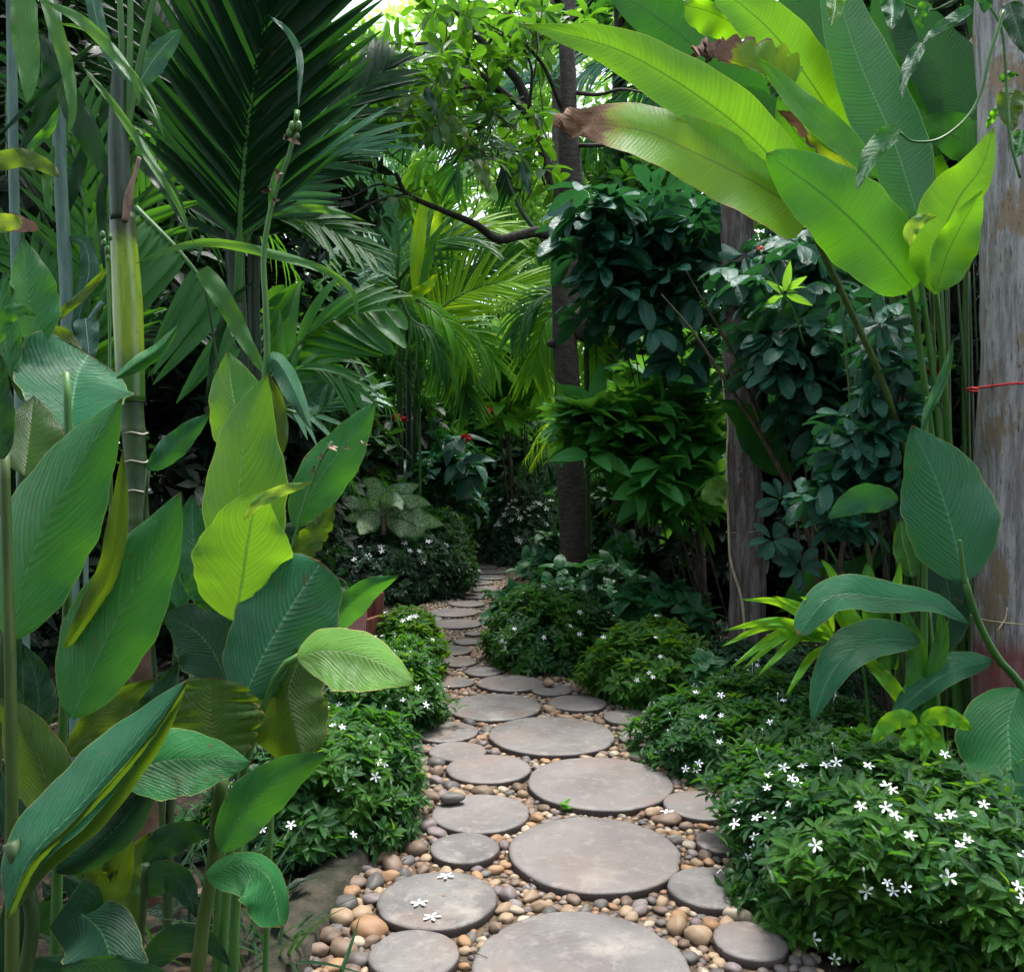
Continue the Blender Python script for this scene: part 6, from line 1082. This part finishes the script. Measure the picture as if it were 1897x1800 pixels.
for lab, px, d, h, s_, m_ in (('small faded pink post peeping above the far round shrub', 962, 12.9, 1.02, .20, 'boxpink'), ('short brown pointed garden post in the shade beside the slim palms', 690, 9.8, 1.95, .09, 'trunk_brown'), ('dull red brown timber end behind the broad green shrub right of the tree', 1170, 9.6, .62, .12, 'boxbrown')):
    c = ground_at(px, d); mb = MB(); boxmesh(mb, c + [0, 0, h / 2], (s_, s_, h)); a_ = np.array([[-1, -1, 0], [1, -1, 0], [1, 1, 0], [-1, 1, 0], [0, 0, 1.3]]) * s_ * .5 + c + [0, 0, h]
    mb.add(a_, [[3, 2, 1, 0]], [[0, 1, 4], [1, 2, 4], [2, 3, 4], [3, 0, 4]]); o = mb.build('garden_post', M[m_], smooth=False); tag(o, lab, 'post')
for lab, px, py, d, r_ in (('red glazed pot glimpsed between the leaf stalks', 1685, 690, 5.2, .075), ('smaller red pot to the right of the other, behind the leaf stalks', 1724, 700, 5.4, .06)):
    c = P(px, py, d); b = ground_at(px, d); t = thing('hanging_pot', lab, 'pot', c - [0, 0, r_])
    mb = MB(); tube(mb, [c + [0, 0, r_], c + [0, 0, r_ * .9], c + [0, 0, r_ * .3], c - [0, 0, r_ * .5], c - [0, 0, r_]], [r_ * 1.1, r_ * 1.0, r_ * .95, r_ * .8, r_ * .6], n=24, sides=20); mb.build('pot', M['lampred'], t)
    mb = MB(); [tube(mb, [c + [r_ * math.cos(a), r_ * math.sin(a), r_], c + [0, 0, r_ * 6]], [.002, .002], n=4, sides=4) for a in (0, 2.1, 4.2)]; mb.build('cord', M['string'], t)
    mb = MB(); rosettes(mb, (c + [0, 0, r_])[None].repeat(4, 0), rng.normal(0, .3, (4, 3)) + [0, 0, 1], 7, .16, .03, (.5, 1.3), 'ov', sag=.3); mb.build('foliage', M['shrub'], t)
# tree trunks seen deeper in the garden
def trunk_only(name, label, pts, d, r, ells, mat='branch', n=0, L=.2, lm='wood_dark', dr=None):
    t = thing(name, label, 'tree', ground_at(pts[-1][0], d)); mb = MB(); tube(mb, [P(x, y, d) for x, y in pts] + [ground_at(pts[-1][0], d)], [r * .8, r], n=50, sides=10, wob=.06); mb.build('trunk', M[mat], t)
    C = pxc(ells, n, dr or (d - 1, d + 1)); mb = MB(); rosettes(mb, C, np.tile([[0, 0, 1.]], (len(C), 1)) + rng.normal(0, .5, (len(C), 3)), 7, L, L * .22, (.7, 1.6), 'ov', sag=.2); mb.build('crown', M[lm], t)
trunk_only('tree', 'slender dark tree standing right of the main trunk, in front of bright ferns', [(1150, -40), (1146, 300), (1142, 600), (1150, 760)], 9.8, .10, [(1150, 330, 100, 60, .7), (1130, 20, 90, 60, .8), (1250, 20, 120, 60, .8)], n=150, L=.22)
trunk_only('tree', 'thin pale forked tree just right of the main trunk, high up', [(1030, -20), (1034, 120), (1036, 300), (1040, 520)], 13.5, .13, [(1010, 60, 60, 80), (1090, 30, 60, 60)], 'bark', n=120, L=.26, lm='wood_far')
trunk_only('tree', 'slim brown tree behind the pleated leaf plants right of the post', [(1290, 980), (1298, 1060)], 6.9, .055, [(1270, 1000, 40, 30)], 'trunk_brown', n=8, L=.14, lm='dark')
# ------------------------------------------------ trees and bushes that close the garden on all sides
def bushtree(name, label, x, y, base_h, lumps, n, L, mat, r=.10, cat='tree', k=6, asp=.24, tp='far', group=None, sag=.15, core=True, dens=.5):
    """trunk + crown; lumps = [(dx,dy,z,rx,ry,rz)]; leaves on and inside each lump"""
    t = thing(name, label, cat, (x, y, 0), group); mb = MB(); zt = max(l[2] for l in lumps)
    tube(mb, [(x, y, zt), (x + .1, y + .05, zt * .5), (x, y, -.05)], [r * .4, r * .8, r], n=24, sides=8, wob=.06)
    for l in lumps: tube(mb, [(x + l[0], y + l[1], l[2]), (x + l[0] * .5, y + l[1] * .5, max(l[2] - l[5] * .7, .2)), (x, y, max(l[2] - l[5] * 1.5, .1))], [r * .2, r * .5], n=10, sides=6)
    mb.build('trunk', M['branch'], t); mb = MB(); vol = np.array([(l[3] * l[4] + l[4] * l[5] + l[3] * l[5]) for l in lumps]); vol = vol / vol.sum()
    for i, l in enumerate(lumps):
        m = int(n * vol[i]); d = nrm(rng.normal(size=(m, 3))); rad = np.array(l[3:6]); s = rng.uniform(0, 20)
        sh = np.where(rng.random(m) < .65, rng.uniform(.85, 1.08, m), rng.uniform(.35, .85, m))[:, None]
        p = lumpy(d, rad, s, .22) * sh + [x + l[0], y + l[1], l[2]]; keep = (p[:, 2] > .05) & (lump(p, 2.2 / max(rad.mean(), .5), s) > -.62); p = p[keep]; d = d[keep]
        rosettes(mb, p, d * .6 + np.array([0, 0, .7]) + rng.normal(0, .3, d.shape), k, L, L * asp, (.7, 1.6), tp, sag=sag)
    mb.build('crown', M[mat], t); return t
# deep shade on the left
U = random.uniform
BT = [
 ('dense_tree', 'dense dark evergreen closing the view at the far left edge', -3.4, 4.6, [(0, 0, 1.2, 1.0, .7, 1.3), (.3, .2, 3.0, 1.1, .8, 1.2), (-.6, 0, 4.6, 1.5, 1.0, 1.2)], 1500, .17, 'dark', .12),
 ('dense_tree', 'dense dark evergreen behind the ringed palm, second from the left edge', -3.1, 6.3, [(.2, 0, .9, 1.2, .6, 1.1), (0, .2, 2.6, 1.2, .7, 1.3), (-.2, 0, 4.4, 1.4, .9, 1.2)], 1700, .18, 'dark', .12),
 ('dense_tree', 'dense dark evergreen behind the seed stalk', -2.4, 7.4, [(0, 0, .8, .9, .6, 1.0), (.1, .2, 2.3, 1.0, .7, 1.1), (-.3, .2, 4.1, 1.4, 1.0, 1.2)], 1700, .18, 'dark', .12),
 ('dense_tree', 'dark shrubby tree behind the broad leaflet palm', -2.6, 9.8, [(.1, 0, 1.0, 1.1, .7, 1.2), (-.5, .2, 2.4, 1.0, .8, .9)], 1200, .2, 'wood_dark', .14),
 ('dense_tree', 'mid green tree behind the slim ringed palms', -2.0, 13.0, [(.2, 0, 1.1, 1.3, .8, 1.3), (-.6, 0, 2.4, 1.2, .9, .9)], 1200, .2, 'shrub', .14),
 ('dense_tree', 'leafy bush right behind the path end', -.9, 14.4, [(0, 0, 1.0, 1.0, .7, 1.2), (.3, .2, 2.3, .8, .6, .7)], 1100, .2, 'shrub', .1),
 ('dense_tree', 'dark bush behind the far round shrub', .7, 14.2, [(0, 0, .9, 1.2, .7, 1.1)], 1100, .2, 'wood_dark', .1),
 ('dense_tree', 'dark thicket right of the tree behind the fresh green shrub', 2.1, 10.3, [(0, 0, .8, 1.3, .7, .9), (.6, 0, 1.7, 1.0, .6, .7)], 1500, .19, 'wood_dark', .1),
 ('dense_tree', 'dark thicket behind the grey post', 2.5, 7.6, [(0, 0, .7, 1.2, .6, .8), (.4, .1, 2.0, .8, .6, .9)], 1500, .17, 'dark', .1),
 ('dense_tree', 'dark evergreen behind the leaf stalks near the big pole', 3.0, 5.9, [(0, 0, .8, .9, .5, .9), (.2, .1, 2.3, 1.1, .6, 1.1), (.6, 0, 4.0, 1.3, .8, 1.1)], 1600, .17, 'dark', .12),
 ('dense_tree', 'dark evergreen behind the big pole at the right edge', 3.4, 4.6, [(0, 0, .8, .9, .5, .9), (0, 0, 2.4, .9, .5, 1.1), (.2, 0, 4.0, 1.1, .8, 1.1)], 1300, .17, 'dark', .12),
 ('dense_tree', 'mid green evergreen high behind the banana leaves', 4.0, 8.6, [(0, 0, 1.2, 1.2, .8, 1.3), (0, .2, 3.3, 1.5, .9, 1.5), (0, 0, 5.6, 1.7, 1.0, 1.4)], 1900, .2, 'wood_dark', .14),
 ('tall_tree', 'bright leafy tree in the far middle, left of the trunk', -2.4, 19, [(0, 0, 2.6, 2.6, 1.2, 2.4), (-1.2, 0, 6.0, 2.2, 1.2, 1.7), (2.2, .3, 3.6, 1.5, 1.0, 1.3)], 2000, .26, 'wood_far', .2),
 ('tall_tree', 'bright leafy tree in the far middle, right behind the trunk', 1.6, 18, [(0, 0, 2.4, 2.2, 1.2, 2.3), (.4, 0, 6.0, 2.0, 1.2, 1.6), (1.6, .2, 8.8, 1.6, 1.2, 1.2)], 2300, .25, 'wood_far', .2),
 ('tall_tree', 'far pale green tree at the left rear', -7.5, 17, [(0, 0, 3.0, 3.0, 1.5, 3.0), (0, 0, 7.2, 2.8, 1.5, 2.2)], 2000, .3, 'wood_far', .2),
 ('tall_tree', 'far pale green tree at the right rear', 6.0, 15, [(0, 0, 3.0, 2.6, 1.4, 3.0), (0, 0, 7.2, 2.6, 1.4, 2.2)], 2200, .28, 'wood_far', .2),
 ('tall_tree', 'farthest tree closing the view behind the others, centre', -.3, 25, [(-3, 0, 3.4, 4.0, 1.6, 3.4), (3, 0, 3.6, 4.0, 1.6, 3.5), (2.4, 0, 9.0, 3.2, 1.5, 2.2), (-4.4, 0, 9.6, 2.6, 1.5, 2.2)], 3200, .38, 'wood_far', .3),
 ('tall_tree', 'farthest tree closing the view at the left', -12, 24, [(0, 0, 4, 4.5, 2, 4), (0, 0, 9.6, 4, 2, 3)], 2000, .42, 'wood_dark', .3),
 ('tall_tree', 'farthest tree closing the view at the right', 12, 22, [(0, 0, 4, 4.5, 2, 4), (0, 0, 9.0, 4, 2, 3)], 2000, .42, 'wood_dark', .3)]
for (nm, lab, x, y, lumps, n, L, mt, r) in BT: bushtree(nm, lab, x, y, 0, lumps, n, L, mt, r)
# unseen crowns added over both sides to keep sky light off the plants
for lab, x, y, lumps, n in (('unseen overhanging tree added left of the viewpoint to shade the dark palms', -3.6, 2.6, [(.6, .6, 4.6, 1.5, 1.5, .7), (-.4, 1.8, 4.9, 1.3, 1.2, .7)], 1400), ('unseen overhanging tree added right of the viewpoint to shade the dark evergreens', 4.4, 3.0, [(-.2, .6, 4.9, 1.3, 1.5, .7), (0, 2.4, 5.2, 1.4, 1.3, .8)], 1400)):
    bushtree('added_shade_tree', lab, x, y, 0, lumps, n, .22, 'wood_dark', .12)
for lab, x, y, lumps, n in (('unseen tree added behind the viewpoint on the left to dim the foreground', -3.2, -2.6, [(0, 0, 1.6, 1.6, 1.0, 1.6), (.3, 0, 4.2, 1.9, 1.3, 1.4)], 1300), ('unseen tree added straight behind the viewpoint to dim the foreground', .2, -4.6, [(-.8, 0, 1.5, 1.8, 1.0, 1.5), (.8, 0, 3.0, 2.2, 1.2, 1.6), (0, 0, 5.2, 2.4, 1.2, 1.2)], 1600), ('unseen tree added behind the viewpoint on the right to dim the foreground', 3.4, -2.4, [(0, 0, 1.6, 1.6, 1.0, 1.6), (-.3, 0, 4.2, 1.9, 1.3, 1.4)], 1300)):
    bushtree('added_shade_tree', lab, x, y, 0, lumps, n, .24, 'wood_dark', .12)  # unseen trees added behind the camera to cut frontal sky light
# ground cover between the plants
mb = MB(); C = []
for i in range(3400):
    y = random.uniform(2.0, 15); x = random.uniform(-4.5, 4.5); l, r_ = pathx(y)
    if l - .12 < x < r_ + .1: continue
    C.append((x, y, gz(x, y) + random.uniform(0, .10)))
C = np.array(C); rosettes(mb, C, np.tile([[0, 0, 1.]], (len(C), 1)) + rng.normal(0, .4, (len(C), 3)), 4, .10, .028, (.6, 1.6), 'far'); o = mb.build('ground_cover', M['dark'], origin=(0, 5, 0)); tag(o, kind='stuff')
# dry fallen leaves on the soil
mb = MB(); C = []
for i in range(500):
    y = random.uniform(2.0, 9); x = random.uniform(-3, 3); l, r_ = pathx(y)
    if l - .12 < x < r_ + .05: continue
    C.append((x, y, gz(x, y) + .03))
C = np.array(C); cloud(mb, C, rng.normal(0, 1, (len(C), 3)) * [1, 1, .15], np.array([[0, 0, 1.]]) + rng.normal(0, .3, (len(C), 3)), .09, .022, 'ov')
C = np.array([[random.uniform(*pathx(y_)), y_, random.uniform(.022, .036)] for y_ in rng.uniform(2.3, 8, 90)]); cloud(mb, C, rng.normal(0, 1, (90, 3)) * [1, 1, .12], np.array([[0, 0, 1.]]) + rng.normal(0, .2, (90, 3)), .022, .005, 'ov'); o = mb.build('leaf_litter', M['dry'], origin=(0, 4, 0)); tag(o, kind='stuff')
